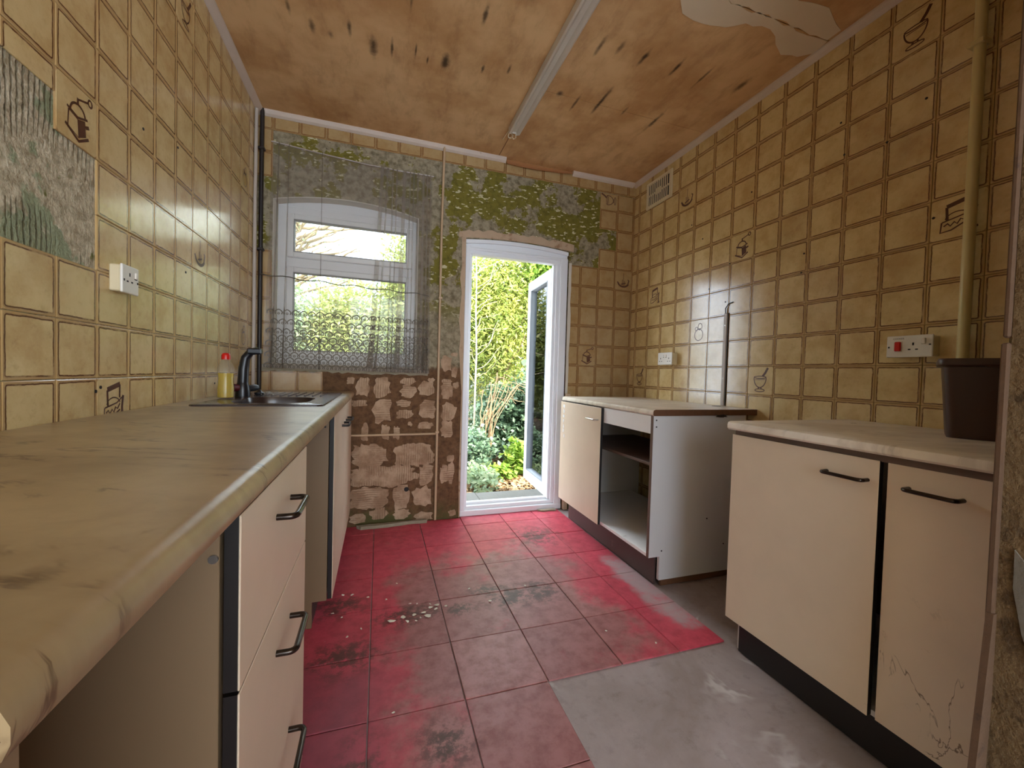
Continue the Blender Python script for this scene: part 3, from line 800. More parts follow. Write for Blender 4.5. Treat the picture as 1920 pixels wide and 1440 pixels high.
finish(bm, 'sill', M_upvc, door)
# leaf: built closed along -x from the hinge, then swung
HX, HY = 1.262, YD+.075
leaf = bpy.data.objects.new('door_leaf', None); link(leaf, door); leaf.location = Vector((HX, HY, .075))-door.location
leaf.rotation_euler = (0, 0, math.radians(-93))
def lf(bm, name, m):
    me = bpy.data.meshes.new(name); bm.normal_update(); bm.to_mesh(me); bm.free(); me.materials.append(m)
    o = bpy.data.objects.new(name, me); link(o, leaf); return o
LW, LH, LT = .60, 1.80, .062
bm = B(); ring_frame(bm, -LW, 0, 0, LH, .085, .085, .10, .085, 0, LT, .006); box(bm, -LW-.012, .006, -.004, .02, -.006, LH+.006, .004)
bm2 = bm
# cut the glazed area out of the flange by building it as a ring instead
bm.free(); bm = B(); ring_frame(bm, -LW, 0, 0, LH, .085, .085, .10, .085, 0, LT, .006); ring_frame(bm, -LW-.012, .008, -.006, LH+.006, .03, .03, .03, .03, LT-.016, LT+.006, .003)
lf(bm, 'leaf_frame', M_upvc)
bm = B(); ring_frame(bm, -LW+.082, -.082, .097, LH-.082, .008, .008, .008, .008, -.002, LT+.002, 0); lf(bm, 'gasket', M_seal)
bm = B(); box(bm, -LW+.083, -.083, .028, .034, .098, LH-.083); lf(bm, 'pane', M_glass)

# ------------------------------------------------------------------ net curtain
def make_curtain():
    root = thing('net_curtain', 'sagging grey net curtain with scalloped lace hem over the window', 'curtain', (-.16, 2.82, 1.02))
    PLE = [(-.60, -.63, .006, .010, 1), (-.545, -.565, .005, .008, 1), (-.36, -.36, .003, .004, 1), (-.005, -.07, .024, .050, 1), (.03, -.03, .012, .012, 1), (.062, .045, .012, .008, 1), (.088, .07, .010, .006, 1), (.135, .100, .024, .050, 1),
           (.172, .165, .010, .010, 1), (.196, .188, .010, .008, 1), (.222, .215, .012, .010, 1), (.258, .258, .018, .026, 1), (.284, .29, .010, .012, 1), (.305, .308, .008, .010, 1)]
    xt0, xt1, xb0, xb1 = -.637, .318, -.678, .325
    # cross-section polyline control points for top and bottom with the same count
    top, bot = [(xt0, 0)], [(xb0, 0)]
    for (a, b, wa, wb, _) in PLE:
        for sx, yy in ((-1.4, 0.), (-1, .002), (1, .008), (-.6, .016), (1., .020), (1.5, .004)):
            top.append((a+sx*wa*.5+(.0 if sx > -1 else 0), yy)); bot.append((b+sx*wb*.5, yy*1.3))
    top.append((xt1, 0)); bot.append((xb1, 0))
    n = len(top); NV = 40
    bm = B(); uvl = bm.loops.layers.uv.new('UVMap')
    L = [0.]
    for i in range(1, n): L.append(L[-1]+math.hypot(bot[i][0]-bot[i-1][0], bot[i][1]-bot[i-1][1]))
    # densify columns
    cols = []
    for i in range(n-1):
        m = max(1, int(abs(bot[i+1][0]-bot[i][0])/.02))
        for q in range(m): cols.append((i, q/m))
    cols.append((n-2, 1.))
    grid = []; ULS = []
    for (i, t) in cols:
        tx = top[i][0]*(1-t)+top[i+1][0]*t; ty = top[i][1]*(1-t)+top[i+1][1]*t
        bx = bot[i][0]*(1-t)+bot[i+1][0]*t; by = bot[i][1]*(1-t)+bot[i+1][1]*t
        ul = L[i]*(1-t)+L[i+1]*t; c = []; ULS.append(ul)
        zt = 2.405-.045*min(1, max(0, (tx+.637)/.7))**.8; zb = 1.038-.012*max(0, min(1, (bx+.7)/1.))
        for j in range(NV+1):
            v = j/NV                       # 0 hem, 1 top
            z = zb+(zt-zb)*v; s = v**.75
            x = bx*(1-s)+tx*s; y = 2.826-(by*(1-v)+ty*v)-.012*(1-v)
            y += .004*math.sin(ul*23+v*2.)*(1-.5*v)+.003*mnoise.noise(Vector((x*6, z*1.5, 1)))
            c.append((bm.verts.new((x, y, z)), (ul, z-zb)))
        grid.append(c)
    for a in range(len(grid)-1):
        for j in range(NV):
            q4 = [grid[a][j], grid[a+1][j], grid[a+1][j+1], grid[a][j+1]]
            f = bm.faces.new([q[0] for q in q4])
            for lp, q in zip(f.loops, q4): lp[uvl].uv = q[1]
    pos = [[(q[0].co.copy(), q[1][1]) for q in c] for c in grid]
    finish(bm, 'net_fabric', M_net, root, smooth=True)
    def on_cloth(u, v):
        u = min(max(u, ULS[0]), ULS[-1]); a = 0
        while a < len(ULS)-2 and ULS[a+1] < u: a += 1
        t = (u-ULS[a])/max(1e-6, ULS[a+1]-ULS[a])
        def at(c):
            for j in range(NV):
                if c[j+1][1] >= v or j == NV-1:
                    q = (v-c[j][1])/(c[j+1][1]-c[j][1]); return c[j][0].lerp(c[j+1][0], q)
        return at(pos[a]).lerp(at(pos[a+1]), t)+Vector((0, -.0016, 0))
    M_lace = plain('lace_thread', col(104, 96, 84), .9, .05, 20)
    bm = B(); Wc = .047
    for r_, V in enumerate((.012, .046, .080, .114, .148, .182, .222, .280, .338)):
        u = .03+(Wc/2 if r_ % 2 else 0)
        while u < ULS[-1]-.02:
            for (rad, cy, a0, a1, wd, n_, sc) in ((.0185, 0, -28, 208, .0056, 16, .0022), (.0055, -.004, -90, 270, .0038, 8, 0)):
                prev = None
                for q in range(n_+1):
                    t = math.radians(a0+(a1-a0)*q/n_); rr_ = rad+sc*abs(math.cos(2.5*(t-math.pi/2)))
                    p = [on_cloth(u+(rr_+e*wd/2)*math.cos(t), V+cy+(rr_+e*wd/2)*math.sin(t)) for e in (-1, 1)]
                    cur = [bm.verts.new(x) for x in p]
                    if prev: bm.faces.new((prev[0], prev[1], cur[1], cur[0]))
                    prev = cur
            u += Wc
    finish(bm, 'lace_pattern', M_lace, root, kind='stuff')
    M_thr = plain('curtain_thread', col(84, 78, 68), .8, .05, 20)
    bm = B(); tube(bm, [(-.69+.04*i, 2.80-.004*math.sin(i), 1.60-.045*(i/25)**.8-.006*math.sin(i*1.3)) for i in range(26)], .0030, 5); finish(bm, 'drawn_thread', M_thr, root)
    bm = B(); tube(bm, [(-.645, 2.835, 2.408), (-.4, 2.828, 2.385), (-.1, 2.828, 2.366), (.1, 2.828, 2.361), (.33, 2.835, 2.366)], .004, 6); finish(bm, 'curtain_wire', M_pipe_grey, root)
make_curtain()

# ------------------------------------------------------------------ pipes
def pipe(name, label, pts, r, m, n=12, clips=()):
    lo = min(pts, key=lambda p: p[2])
    root = thing(name, label, 'pipe', lo)
    bm = B(); tube(bm, pts, r, n); finish(bm, 'tube', m, root, smooth=True)
    for c in clips:
        bm = B(); box(bm, c[0]-r*1.5, c[0]+r*1.5, c[1]-r*1.25, c[1]+r*1.6, c[2]-.008, c[2]+.008, .003); finish(bm, 'pipe_clip', m, root)
    return root
pipe('water_pipe', 'thin pink-painted vertical pipe between the window and the door', [(.39, 2.834, .004), (.39, 2.834, 2.0), (.397, 2.832, 2.585)], .0085, M_pipe_pink, clips=[(.39, 2.834, .62), (.392, 2.834, 1.55)])
pipe('water_pipe', 'thin pink-painted horizontal pipe low on the wall below the window', [(-.30, 2.835, .606), (.38, 2.835, .609)], .0075, M_pipe_pink)
pipe('soil_pipe', 'dark vertical pipe in the far left corner of the room', [(-.694, 2.825, .905), (-.694, 2.825, 2.0), (-.692, 2.825, 2.586)], .0115, M_pipe_dark, clips=[(-.694, 2.825, 1.75), (-.694, 2.825, 2.35)])
pipe('waste_pipe', 'pale grey pipe beside the dark corner pipe behind the tap', [(-.709, 2.76, .905), (-.709, 2.76, 2.0), (-.708, 2.77, 2.55)], .0095, M_pipe_grey)
pipe('gas_pipe', 'cream-painted thick pipe running down the right wall behind the bin', [(1.905, .847, .89), (1.905, .847, 1.6), (1.903, .847, 2.585)], .0155, M_pipe_cream, 16, clips=[(1.905, .847, 2.2)])
# conduit strip on the right wall
root = thing('conduit', 'grey vertical cable conduit rising from the far right worktop', 'conduit', (1.93, 1.885, .886))
bm = B(); box(bm, 1.926, 1.9355, 1.874, 1.900, .889, 1.432, .003); finish(bm, 'cover', M_pipe_grey, root)
bm = B(); box(bm, 1.928, 1.9355, 1.868, 1.8745, .889, 1.432, .002); finish(bm, 'shadow_strip', M_pipe_dark, root)  # dark strip standing in for the conduit's shadow
bm = B(); tube(bm, [(1.928, 1.887, 1.43), (1.928, 1.89, 1.46), (1.93, 1.87, 1.485), (1.931, 1.84, 1.49)], .003, 6); finish(bm, 'cable_end', M_black, root)
for z in (1.05, 1.36):
    bm = B(); prism(bm, [(1.887+.003*math.cos(t), z+.003*math.sin(t)) for t in [i*.785 for i in range(8)]], 'x', 1.9255, 1.9265); finish(bm, 'screw', M_steel, root)

# ------------------------------------------------------------------ left run of units
root = thing('left_worktop', 'long marbled beige worktop with rounded front edge along left wall', 'worktop', (-.44, 1.5, .866))
xf = -.150
prof = [(XL+.008, .866), (xf-.012, .866), (xf-.003, .869), (xf, .876), (xf, .884), (xf-.004, .893), (xf-.012, .899), (xf-.022, .9005), (XL+.008, .9005)]
bm = B(); prism(bm, prof, 'y', .231, 1.735); prism(bm, prof, 'y', 2.11, 2.815)
prism(bm, [p if p[0] > -.5 else (-.262, p[1]) for p in prof], 'y', 1.735, 2.11)
box(bm, XL+.008, -.555, 1.735, 2.11, .866, .9005)
finish(bm, 'slab', M_wt_left, root, smooth=True)
bm = B(); r = random.Random(3)
for i in range(9):
    cx = -.155-.03*r.random(); cy = .2305; cz = .872+.026*r.random()
    prism(bm, rough_patch(bm, cx, cz, .004+.004*r.random(), .003+.004*r.random(), 0, 0, i, 8), 'y', .2295, .2315)
finish(bm, 'chipped_edge', M_chip, root, kind='stuff')
bm = B(); prism(bm, rough_patch(bm, -.19, .244, .012, .007, 0, 0, 5, 10, .5), 'z', .9, .9012); prism(bm, rough_patch(bm, -.172, .235, .007, .004, 0, 0, 6, 10, .5), 'z', .9, .9012); finish(bm, 'chipped_corner', M_chip, root)

root = thing('support_panel', 'narrow pale end panel under the near corner of the long worktop', 'panel', (-.44, .232, 0))
bm = B(); box(bm, XL+.008, -.160, .234, .252, 0, .8655, .001); finish(bm, 'board', M_sidebrown, root)

def d_handle(parent, p0, p1, out, r=.0055, m=M_hand, standoff=.03):
    """bent-rod D handle between two fixing points; out = outward unit vector"""
    p0, p1, out = Vector(p0), Vector(p1), Vector(out); d = (p1-p0).normalized()
    pts = [p0, p0+out*standoff*.62]
    for t in (20, 45, 70): a = math.radians(t); pts.append(p0+out*standoff*(.62+.38*math.sin(a))+d*standoff*.38*(1-math.cos(a)))
    mid = [p0+out*standoff+d*standoff*.38, p1+out*standoff-d*standoff*.38]
    pts += mid
    for t in (70, 45, 20): a = math.radians(t); pts.append(p1+out*standoff*(.62+.38*math.sin(a))-d*standoff*.38*(1-math.cos(a)))
    pts += [p1+out*standoff*.62, p1]
    bm = B(); tube(bm, pts, r, 10); return finish(bm, 'handle', m, parent, smooth=True)

def front(name, parent, x0, x1, y0, y1, z0, z1, face=-1, edge=M_black):
    """laminate front with dark-edged board; face -1: visible toward -x, +1: toward +x"""
    bm = B(); t = .0025
    if face > 0: box(bm, x1-t, x1, y0, y1, z0, z1, .001, 1, 0); box(bm, x0, x1-t, y0+.0006, y1-.0006, z0+.0006, z1-.0006, 0, 1, 1)
    else: box(bm, x0, x0+t, y0, y1, z0, z1, .001, 1, 0); box(bm, x0+t, x1, y0+.0006, y1-.0006, z0+.0006, z1-.0006, 0, 1, 1)
    return finish(bm, name, [M_front, edge], parent)

# drawer unit
root = thing('drawer_unit', 'drawer cupboard with pinkish cream fronts under the left worktop', 'cupboard', (-.44, .82, 0))
bm = B(); box(bm, XL+.01, -.184, .583, .599, .10, .8655, .001); box(bm, XL+.01, -.235, .583, .599, 0, .1005); finish(bm, 'side_panel', M_sidebrown, root)
bm = B(); box(bm, XL+.01, -.184, 1.042, 1.058, .10, .8655, .001); box(bm, XL+.01, -.235, 1.042, 1.058, 0, .1005); finish(bm, 'side_panel', M_sidebrown, root)
bm = B(); box(bm, XL+.01, XL+.014, .6, 1.041, .1, .86); finish(bm, 'back_panel', M_shelf, root)
bm = B(); box(bm, -.70, -.19, .6, 1.041, .10, .116); finish(bm, 'base_panel', M_sidebrown, root)
bm = B(); box(bm, -.245, -.236, .583, 1.06, .0, .098); finish(bm, 'plinth', M_plinth_bk, root)
dr = front('drawer_front', root, -.178, -.160, .579, 1.06, .634, .858, 1)
d_handle(dr, (-.160, .767, .79), (-.160, .88, .79), (1, 0, 0))
dr = front('drawer_front', root, -.178, -.160, .579, 1.06, .105, .630, 1)
d_handle(dr, (-.160, .776, .549), (-.160, .89, .549), (1, 0, 0)); d_handle(dr, (-.160, .776, .316), (-.160, .89, .316), (1, 0, 0))
for z in (.846, .805):
    bm = B(); prism(bm, circ(-.190, z, .0055, .0055, 0, 330, 11), 'y', .580, .5835); finish(bm, 'cam_screw', M_steel, root)

# sink unit at the far end
root = thing('sink_unit', 'cream two-door sink cupboard at the far end of the left run', 'cupboard', (-.44, 2.28, 0))
for y0, nm in ((1.76, 'side_panel'), (2.79, 'side_panel')):
    bm = B(); box(bm, XL+.01, -.186, y0, y0+.016, .105, .8655, .001); box(bm, XL+.01, -.24, y0, y0+.016, 0, .106); finish(bm, nm, M_sidebrown, root)
bm = B(); box(bm, XL+.012, -.19, 1.777, 2.789, .105, .121); finish(bm, 'base_panel', M_sidebrown, root)
bm = B(); box(bm, -.25, -.241, 1.762, 2.806, 0, .103); finish(bm, 'plinth', M_plinth_bk, root)
d1 = front('door', root, -.183, -.165, 1.758, 2.262, .112, .855, 1)
d2 = front('door', root, -.183, -.165, 2.266, 2.806, .112, .855, 1)
d_handle(d1, (-.165, 2.10, .77), (-.165, 2.22, .77), (1, 0, 0), .006, M_black); d_handle(d2, (-.165, 2.33, .77), (-.165, 2.45, .77), (1, 0, 0), .006, M_black)
bm = B(); prism(bm, circ(-.2, .81, .004, .004, 0, 330, 8), 'y', 1.758, 1.7605); finish(bm, 'screw_hole', M_hole, root)

# sink
root = thing('sink', 'dark brown inset sink with ridged drainer in the left worktop', 'sink', (-.41, 2.06, .9))
bm = B(); sz0, sz1 = .8995, .9065
ox0, ox1, oy0, oy1 = -.625, -.196, 1.655, 2.50; ix0, ix1, iy0, iy1 = -.545, -.27, 1.745, 2.10
def rr(x0, x1, y0, y1, r, n=5):
    P = []
    for cx, cy, a in ((x1-r, y1-r, 0), (x0+r, y1-r, 90), (x0+r, y0+r, 180), (x1-r, y0+r, 270)):
        for i in range(n+1): t = math.radians(a+90*i/n); P.append((cx+r*math.cos(t), cy+r*math.sin(t)))
    return P
O, I = rr(ox0, ox1, oy0, oy1, .03), rr(ix0, ix1, iy0, iy1, .1)
lay = [[bm.verts.new((x, y, sz0)) for x, y in O], [bm.verts.new((x, y, sz1-.002)) for x, y in O], [bm.verts.new((x*.994-.002, (y-2.08)*.994+2.08, sz1)) for x, y in O],
       [bm.verts.new((x, y, sz1-.001)) for x, y in I]]
for dz, sc in ((.02, .97), (.12, .92), (.15, .7), (.152, .12)):
    lay.append([bm.verts.new((-.4075+(x+.4075)*sc, 1.9225+(y-1.9225)*sc, sz1-dz)) for x, y in I])
for a, b in zip(lay[:-1], lay[1:]):
    for i in range(len(a)): bm.faces.new((a[i], a[(i+1) % len(a)], b[(i+1) % len(a)], b[i]))
bm.faces.new(lay[-1]); bmesh.ops.recalc_face_normals(bm, faces=bm.faces)
finish(bm, 'bowl_and_rim', M_sink, root, smooth=True)
bm = B()
for i in range(9): tube(bm, [(-.55+.035*i, 2.17, sz1), (-.55+.035*i, 2.45, sz1)], .0045, 6)
finish(bm, 'drainer_ridges', M_sink, root, kind='stuff')
bm = B(); lathe(bm, [(.0, .757), (.03, .757), (.034, .7595), (.02, .761)], -.4075, 1.9225, 14); finish(bm, 'waste_ring', M_steel, root, smooth=True)

# tap
root = thing('kitchen_tap', 'black mixer tap with a maroon knob behind the sink', 'tap', (-.585, 2.12, .9065))
bm = B(); lathe(bm, [(.03, .9065), (.03, .93), (.026, .955), (.02, .975)], -.585, 2.12, 16); finish(bm, 'base', M_tapb, root, smooth=True)
bm = B(); tube(bm, [(-.585, 2.12, .965), (-.582, 2.12, 1.03), (-.575, 2.12, 1.08), (-.555, 2.12, 1.108), (-.525, 2.115, 1.115)], [.022, .021, .019, .017, .016], 12); finish(bm, 'body', M_tapb, root, smooth=True)
bm = B(); box(bm, -.566, -.51, 2.098, 2.134, 1.098, 1.125, .006, 2); finish(bm, 'spout_head', M_tapb, root)
bm = B(); tube(bm, [(-.60, 2.10, .945), (-.622, 2.065, .948), (-.63, 2.05, .948)], [.016, .019, .015], 12); finish(bm, 'knob', M_maroon, root, smooth=True)['label'] = 'maroon hot knob'
bm = B(); tube(bm, [(-.57, 2.135, .94), (-.55, 2.165, .944), (-.542, 2.178, .944)], [.014, .016, .012], 12); finish(bm, 'knob', M_tapb, root, smooth=True)['label'] = 'dark cold knob'
# plug with its chain, lying on the rim
root = thing('sink_plug', 'small dark sink plug with bead chain beside the tap', 'plug', (-.545, 2.22, .9065))
bm = B(); lathe(bm, [(.018, .9067), (.021, .912), (.021, .918), (.012, .922), (.006, .93)], -.545, 2.225, 14); finish(bm, 'stopper', M_tapb, root, smooth=True)
bm = B()
for i in range(16):
    t = i/15; bmesh.ops.create_icosphere(bm, subdivisions=1, radius=.0035, matrix=Matrix.Translation((-.53+.05*t+.012*math.sin(7*t), 2.2+.05*math.sin(4*t), .9115+.010*math.sin(9*t)**2)))
finish(bm, 'bead_chain', M_steel, root)

# washing-up liquid
bx, by = -.60, 1.955
root = thing('soap_bottle', 'clear bottle of yellow washing-up liquid with red cap by sink', 'bottle', (bx, by, .907))
bm = B(); lathe(bm, [(.026, .9085), (.031, .912), (.031, .95), (.028, .985), (.030, 1.01), (.031, 1.03), (.026, 1.048), (.015, 1.066), (.013, 1.07)], bx, by, 20); finish(bm, 'bottle_wall', M_bottle, root, smooth=True)
bm = B(); lathe(bm, [(.024, .911), (.0285, .914), (.0285, .95), (.0255, .985), (.0275, 1.008), (.0275, 1.012)], bx, by, 20); finish(bm, 'liquid', M_soap, root, smooth=True)
bm = B(); lathe(bm, [(.016, 1.068), (.016, 1.085), (.013, 1.092), (.008, 1.095)], bx, by, 16); finish(bm, 'cap', M_redp, root, smooth=True)

# ------------------------------------------------------------------ right far unit
root = thing('far_worktop', 'pale worktop with bare chipboard end next to the garden door', 'worktop', (1.6, 2.19, .853))
def wt_right(y0, y1, xf, z0, z1, root, endmat):
    pr = [(XR-.008, z0), (xf+.006, z0), (xf, z0+.006), (xf, z1-.012), (xf+.003, z1-.004), (xf+.012, z1), (XR-.008, z1)]
    bm = B(); prism(bm, pr, 'y', y0+.002, y1)
    finish(bm, 'slab', M_wt_right, root, smooth=True)
    bm = B(); prism(bm, pr, 'y', y0, y0+.002); finish(bm, 'raw_end', endmat, root)
wt_right(1.655, 2.69, 1.272, .855, .886, root, M_chip)
bm = B(); prism(bm, rough_patch(bm, 1.69, .853, .035, .008, 0, 0, 8, 14, .4), 'y', 1.652, 1.656); finish(bm, 'burn_mark', M_black, root)
bm = B(); prism(bm, circ(1.87, 1.87, .03, .018, 0, 345, 20), 'z', .8862, .8875); finish(bm, 'cable_hole', M_hole, root)

root = thing('far_base_unit', 'white base cupboard with one cream door and an open half', 'cupboard', (1.58, 2.18, 0))
# near side panel with plinth notch
bm = B(); prism(bm, [(1.280, .15), (1.345, .15), (1.345, .03), (1.868, .03), (1.868, .854), (1.280, .854)], 'y', 1.665, 1.681)
sp = finish(bm, 'side_panel', M_sidegrey, root); sp['label'] = 'large pale grey end panel'
for (x, z) in ((1.298, .833), (1.299, .80), (1.632, .318), (1.748, .174), (1.356, .178)):
    bm = B(); prism(bm, circ(x, z, .0038, .0038, 0, 330, 9), 'y', 1.6635, 1.6655); finish(bm, 'screw_hole', M_hole, sp)
bm = B(); box(bm, 1.2785, 1.2805, 1.664, 1.682, .15, .854); finish(bm, 'edge_strip', M_shelf, root)
bm = B(); box(bm, 1.36, 1.866, 1.667, 1.68, 0, .029); finish(bm, 'floor_batten', M_chip, root)
bm = B(); prism(bm, [(1.283, .15), (1.345, .15), (1.345, 0), (1.932, 0), (1.932, .854), (1.283, .854)], 'y', 2.664, 2.68); finish(bm, 'side_panel', M_sidegrey, root)  # far panel, its back part added up to the wall to block light
bm = B(); box(bm, 1.280, 1.866, 1.682, 2.663, .150, .168, .001); finish(bm, 'base_panel', M_white, root)
bm = B(); box(bm, 1.345, 1.866, 1.682, 2.663, .584, .600, .001); finish(bm, 'shelf', M_shelf, root)
bm = B(); box(bm, 1.277, 1.292, 1.682, 2.12, .765, .853, .001); finish(bm, 'blank_rail', M_white, root)
bm = B(); box(bm, 1.335, 1.344, 1.69, 2.66, 0, .149); finish(bm, 'plinth', M_plinth_br, root)
dd = front('door', root, 1.260, 1.277, 2.125, 2.682, .150, .852, -1)
d_handle(dd, (1.260, 2.265, .778), (1.260, 2.155, .778), (-1, 0, 0), .0045, M_steel)
bm = B(); r = random.Random(5)
for i in range(7):
    z = .82-.035*i; prism(bm, [(a, b) for a, b in rough_patch(bm, 2.615+.02*r.random(), z, .012*(1-i*.09), .012, 0, 0, i, 9, .5)], 'x', 1.2585, 1.2605)
finish(bm, 'torn_laminate', M_white, dd)
bm = B(); box(bm, 1.30, 1.328, 1.681, 1.70, .225, .262, .004); finish(bm, 'hinge', M_plast, root)
bm = B(); box(bm, 1.82, 1.83, 2.64, 2.662, .56, .582); finish(bm, 'shelf_peg', M_black, root)

# ------------------------------------------------------------------ right near unit
root = thing('near_worktop', 'pale beige worktop nearest the camera on the right', 'worktop', (1.6, .82, .853))
wt_right(.456, 1.205, 1.262, .855, .886, root, M_wt_right)
bm = B(); box(bm, 1.292, 1.318, .458, 1.195, .833, .8545, .001); finish(bm, 'batten', M_shelf, root)
root = thing('near_base_unit', 'cream two-door base cupboard with black plinth in right foreground', 'cupboard', (1.6, .82, 0))
bm = B(); box(bm, 1.303, 1.866, 1.178, 1.194, .13, .832, .001); box(bm, 1.345, 1.866, 1.178, 1.194, 0, .1305); finish(bm, 'side_panel', M_sidegrey, root)
bm = B(); box(bm, 1.303, 1.866, .46, .476, 0, .832); finish(bm, 'side_panel', M_sidegrey, root)
bm = B(); box(bm, 1.306, 1.866, .477, 1.177, .13, .146); finish(bm, 'base_panel', M_white, root)
bm = B(); box(bm, 1.335, 1.344, .458, 1.18, 0, .129); finish(bm, 'plinth', M_plinth_bk, root)
da = front('door', root, 1.284, 1.302, .722, 1.20, .134, .836, -1)
db = front('door', root, 1.291, 1.304, .462, .707, .134, .834, -1)
db['label'] = 'scuffed cream door nearest the camera'
d_handle(da, (1.284, .855, .778), (1.284, .748, .778), (-1, 0, 0), .0055); d_handle(db, (1.291, .66, .778), (1.291, .558, .778), (-1, 0, 0), .0055)

# ------------------------------------------------------------------ bin on the near worktop
root = thing('waste_bin', 'brown tapered plastic bin standing on the near right worktop', 'bin', (1.73, .68, .8865))
ex = Vector((.447, -.894, 0)); ey = Vector((.894, .447, 0)); A = Vector((1.625, .765, 0))
def rrect(w_, d_, r, inset=0):
    return [A+ex*(.02+x+inset*0)+ey*(.012+y) for x, y in rr(-w_, .215+w_, -d_, .135+d_, r, 4)]
bm = B(); lay = []
for z, g in ((.8868, 0.), (.8868, .004), (.90, .006), (1.10, .020), (1.104, .028), (1.122, .029), (1.124, .027), (1.118, .022), (1.10, .016), (.895, .001)):
    lay.append([bm.verts.new((p.x, p.y, z)) for p in rrect(g, g, .022)])
for a, b in zip(lay[:-1], lay[1:]):
    for i in range(len(a)): bm.faces.new((a[i], a[(i+1) % len(a)], b[(i+1) % len(a)], b[i]))
bm.faces.new(lay[0][::-1]); bm.faces.new(lay[-1]); bmesh.ops.recalc_face_normals(bm, faces=bm.faces)
finish(bm, 'bin_body', M_bin, root, smooth=True)
bm = B(); lay = []
for z, g in ((1.103, .0275), (1.106, .031), (1.118, .032), (1.1255, .029), (1.1255, .022)):
    lay.append([bm.verts.new((p.x, p.y, z)) for p in rrect(g, g, .026)])
for a, b in zip(lay[:-1], lay[1:]):
    for i in range(len(a)): bm.faces.new((a[i], a[(i+1) % len(a)], b[(i+1) % len(a)], b[i]))
finish(bm, 'rim', M_bin, root, smooth=True)

# ------------------------------------------------------------------ sockets, cooker switch, vent
def text_part(txt, size, parent, M, m, thick=.0003):
    cu = bpy.data.curves.new('printed_word', 'FONT'); cu.body = txt; cu.size = size; cu.align_x = 'CENTER'; cu.align_y = 'CENTER'; cu.extrude = thick
    tmp = bpy.data.objects.new('tmp', cu); COL.objects.link(tmp)
    me = bpy.data.meshes.new_from_object(tmp.evaluated_get(bpy.context.evaluated_depsgraph_get()))
    bpy.data.objects.remove(tmp); bpy.data.curves.remove(cu)
    o = bpy.data.objects.new('printed_word', me); me.materials.clear(); me.materials.append(m); link(o, parent); o.matrix_local = M; return o

def wall_box(name, label, cat, xw, sgn, y0, y1, z0, z1, d, group=None):
    """surface box on a side wall; returns root and placing function (a along viewer's right, b up)"""
    root = thing(name, label, cat, (xw, (y0+y1)/2, z0), group)
    xa, xb = (xw, xw+sgn*d) if sgn > 0 else (xw+sgn*d, xw)
    bm = B(); box(bm, xa, xb, y0+.003, y1-.003, z0+.003, z1-.003, .003); finish(bm, 'back_box', M_ivory, root)
    f = xw+sgn*d
    bm = B(); box(bm, min(f, f+sgn*.007), max(f, f+sgn*.007), y0, y1, z0, z1, .003, 2); finish(bm, 'face_plate', M_plast, root)
    face = f+sgn*.007
    def put(nm, a, b, w_, h_, t, m, bev=0):
        yc = (y0+y1)/2+sgn*a; zc = (z0+z1)/2+b
        bm = B(); box(bm, min(face-.0004*sgn, face+sgn*t), max(face-.0004*sgn, face+sgn*t), yc-w_/2, yc+w_/2, zc-h_/2, zc+h_/2, bev); return finish(bm, nm, m, root)
    return root, put, face
def outlet(put, a, b, s=1.):
    put('earth_slot', a, b+.014*s, .005, .010, .0006, M_hole); put('pin_slot', a-.011*s, b-.006*s, .008, .0045, .0006, M_hole); put('pin_slot', a+.011*s, b-.006*s, .008, .0045, .0006, M_hole)
TF = .0047
root, put, fc = wall_box('wall_socket', 'single white switched socket on the left tiled wall', 'socket', XL+TF, 1, 1.425, 1.507, 1.242, 1.322, .026)
outlet(put, -.006, 0); put('rocker', .024, .016, .011, .018, .004, M_plast, .001); put('rocker_shadow', .024, .006, .013, .003, .0008, M_hole); put('screw', -.033, -.004, .005, .006, .0008, M_hole); put('screw', .033, -.004, .005, .006, .0008, M_hole)
root, put, fc = wall_box('wall_socket', 'double white switched socket low on the far right tiled wall', 'socket', XR-TF, -1, 2.285, 2.43, 1.132, 1.218, .042)
for a in (-.042, .042): outlet(put, a, -.012)
put('rocker', -.012, .018, .010, .018, .004, M_plast, .001); put('rocker', .012, .018, .010, .018, .004, M_plast, .001); put('rocker_shadow', -.012, .008, .010, .003, .0008, M_hole); put('rocker_shadow', .012, .008, .010, .003, .0008, M_hole)
root, put, fc = wall_box('cooker_switch', 'white cooker control unit with red rocker above the bin', 'switch', XR-TF, -1, .918, 1.058, 1.146, 1.228, .042)
put('red_rocker', -.032, .0, .020, .036, .009, M_redp, .003); put('neon_bezel', -.032, .0, .024, .040, .0015, M_plast, .0006)
outlet(put, .013, -.006); put('rocker', .045, .017, .013, .022, .007, M_plast, .002); put('screw', -.062, -.002, .005, .006, .0008, M_hole); put('screw', .062, .004, .006, .005, .0008, M_hole)
text_part('COOKER', .0085, root, Matrix.Translation((fc-.0003-root.location.x, .988+.032-root.location.y, 1.2165-root.location.z)) @ Matrix(((0, 0, -1), (-1, 0, 0), (0, 1, 0))).to_4x4(), plain('grey_ink', col(120, 110, 100), .6, .02))
root = thing('vent_grille', 'cream slotted air vent high on the right wall near the corner', 'vent', (XR-TF, 2.54, 2.33))
xo = XR-TF; bm = B(); y0, y1, z0, z1 = 2.40, 2.685, 2.318, 2.515
box(bm, xo-.012, xo, y0, y0+.03, z0, z1, .003); box(bm, xo-.012, xo, y1-.022, y1, z0, z1, .003); box(bm, xo-.012, xo, y0+.028, y1-.02, z0, z0+.024, .003); box(bm, xo-.012, xo, y0+.028, y1-.02, z1-.02, z1, .003)
finish(bm, 'frame', M_ivory, root)
bm = B(); box(bm, xo-.003, xo-.001, y0+.01, y1-.01, z0+.01, z1-.01); finish(bm, 'dark_duct', M_hole, root)
bm = B()
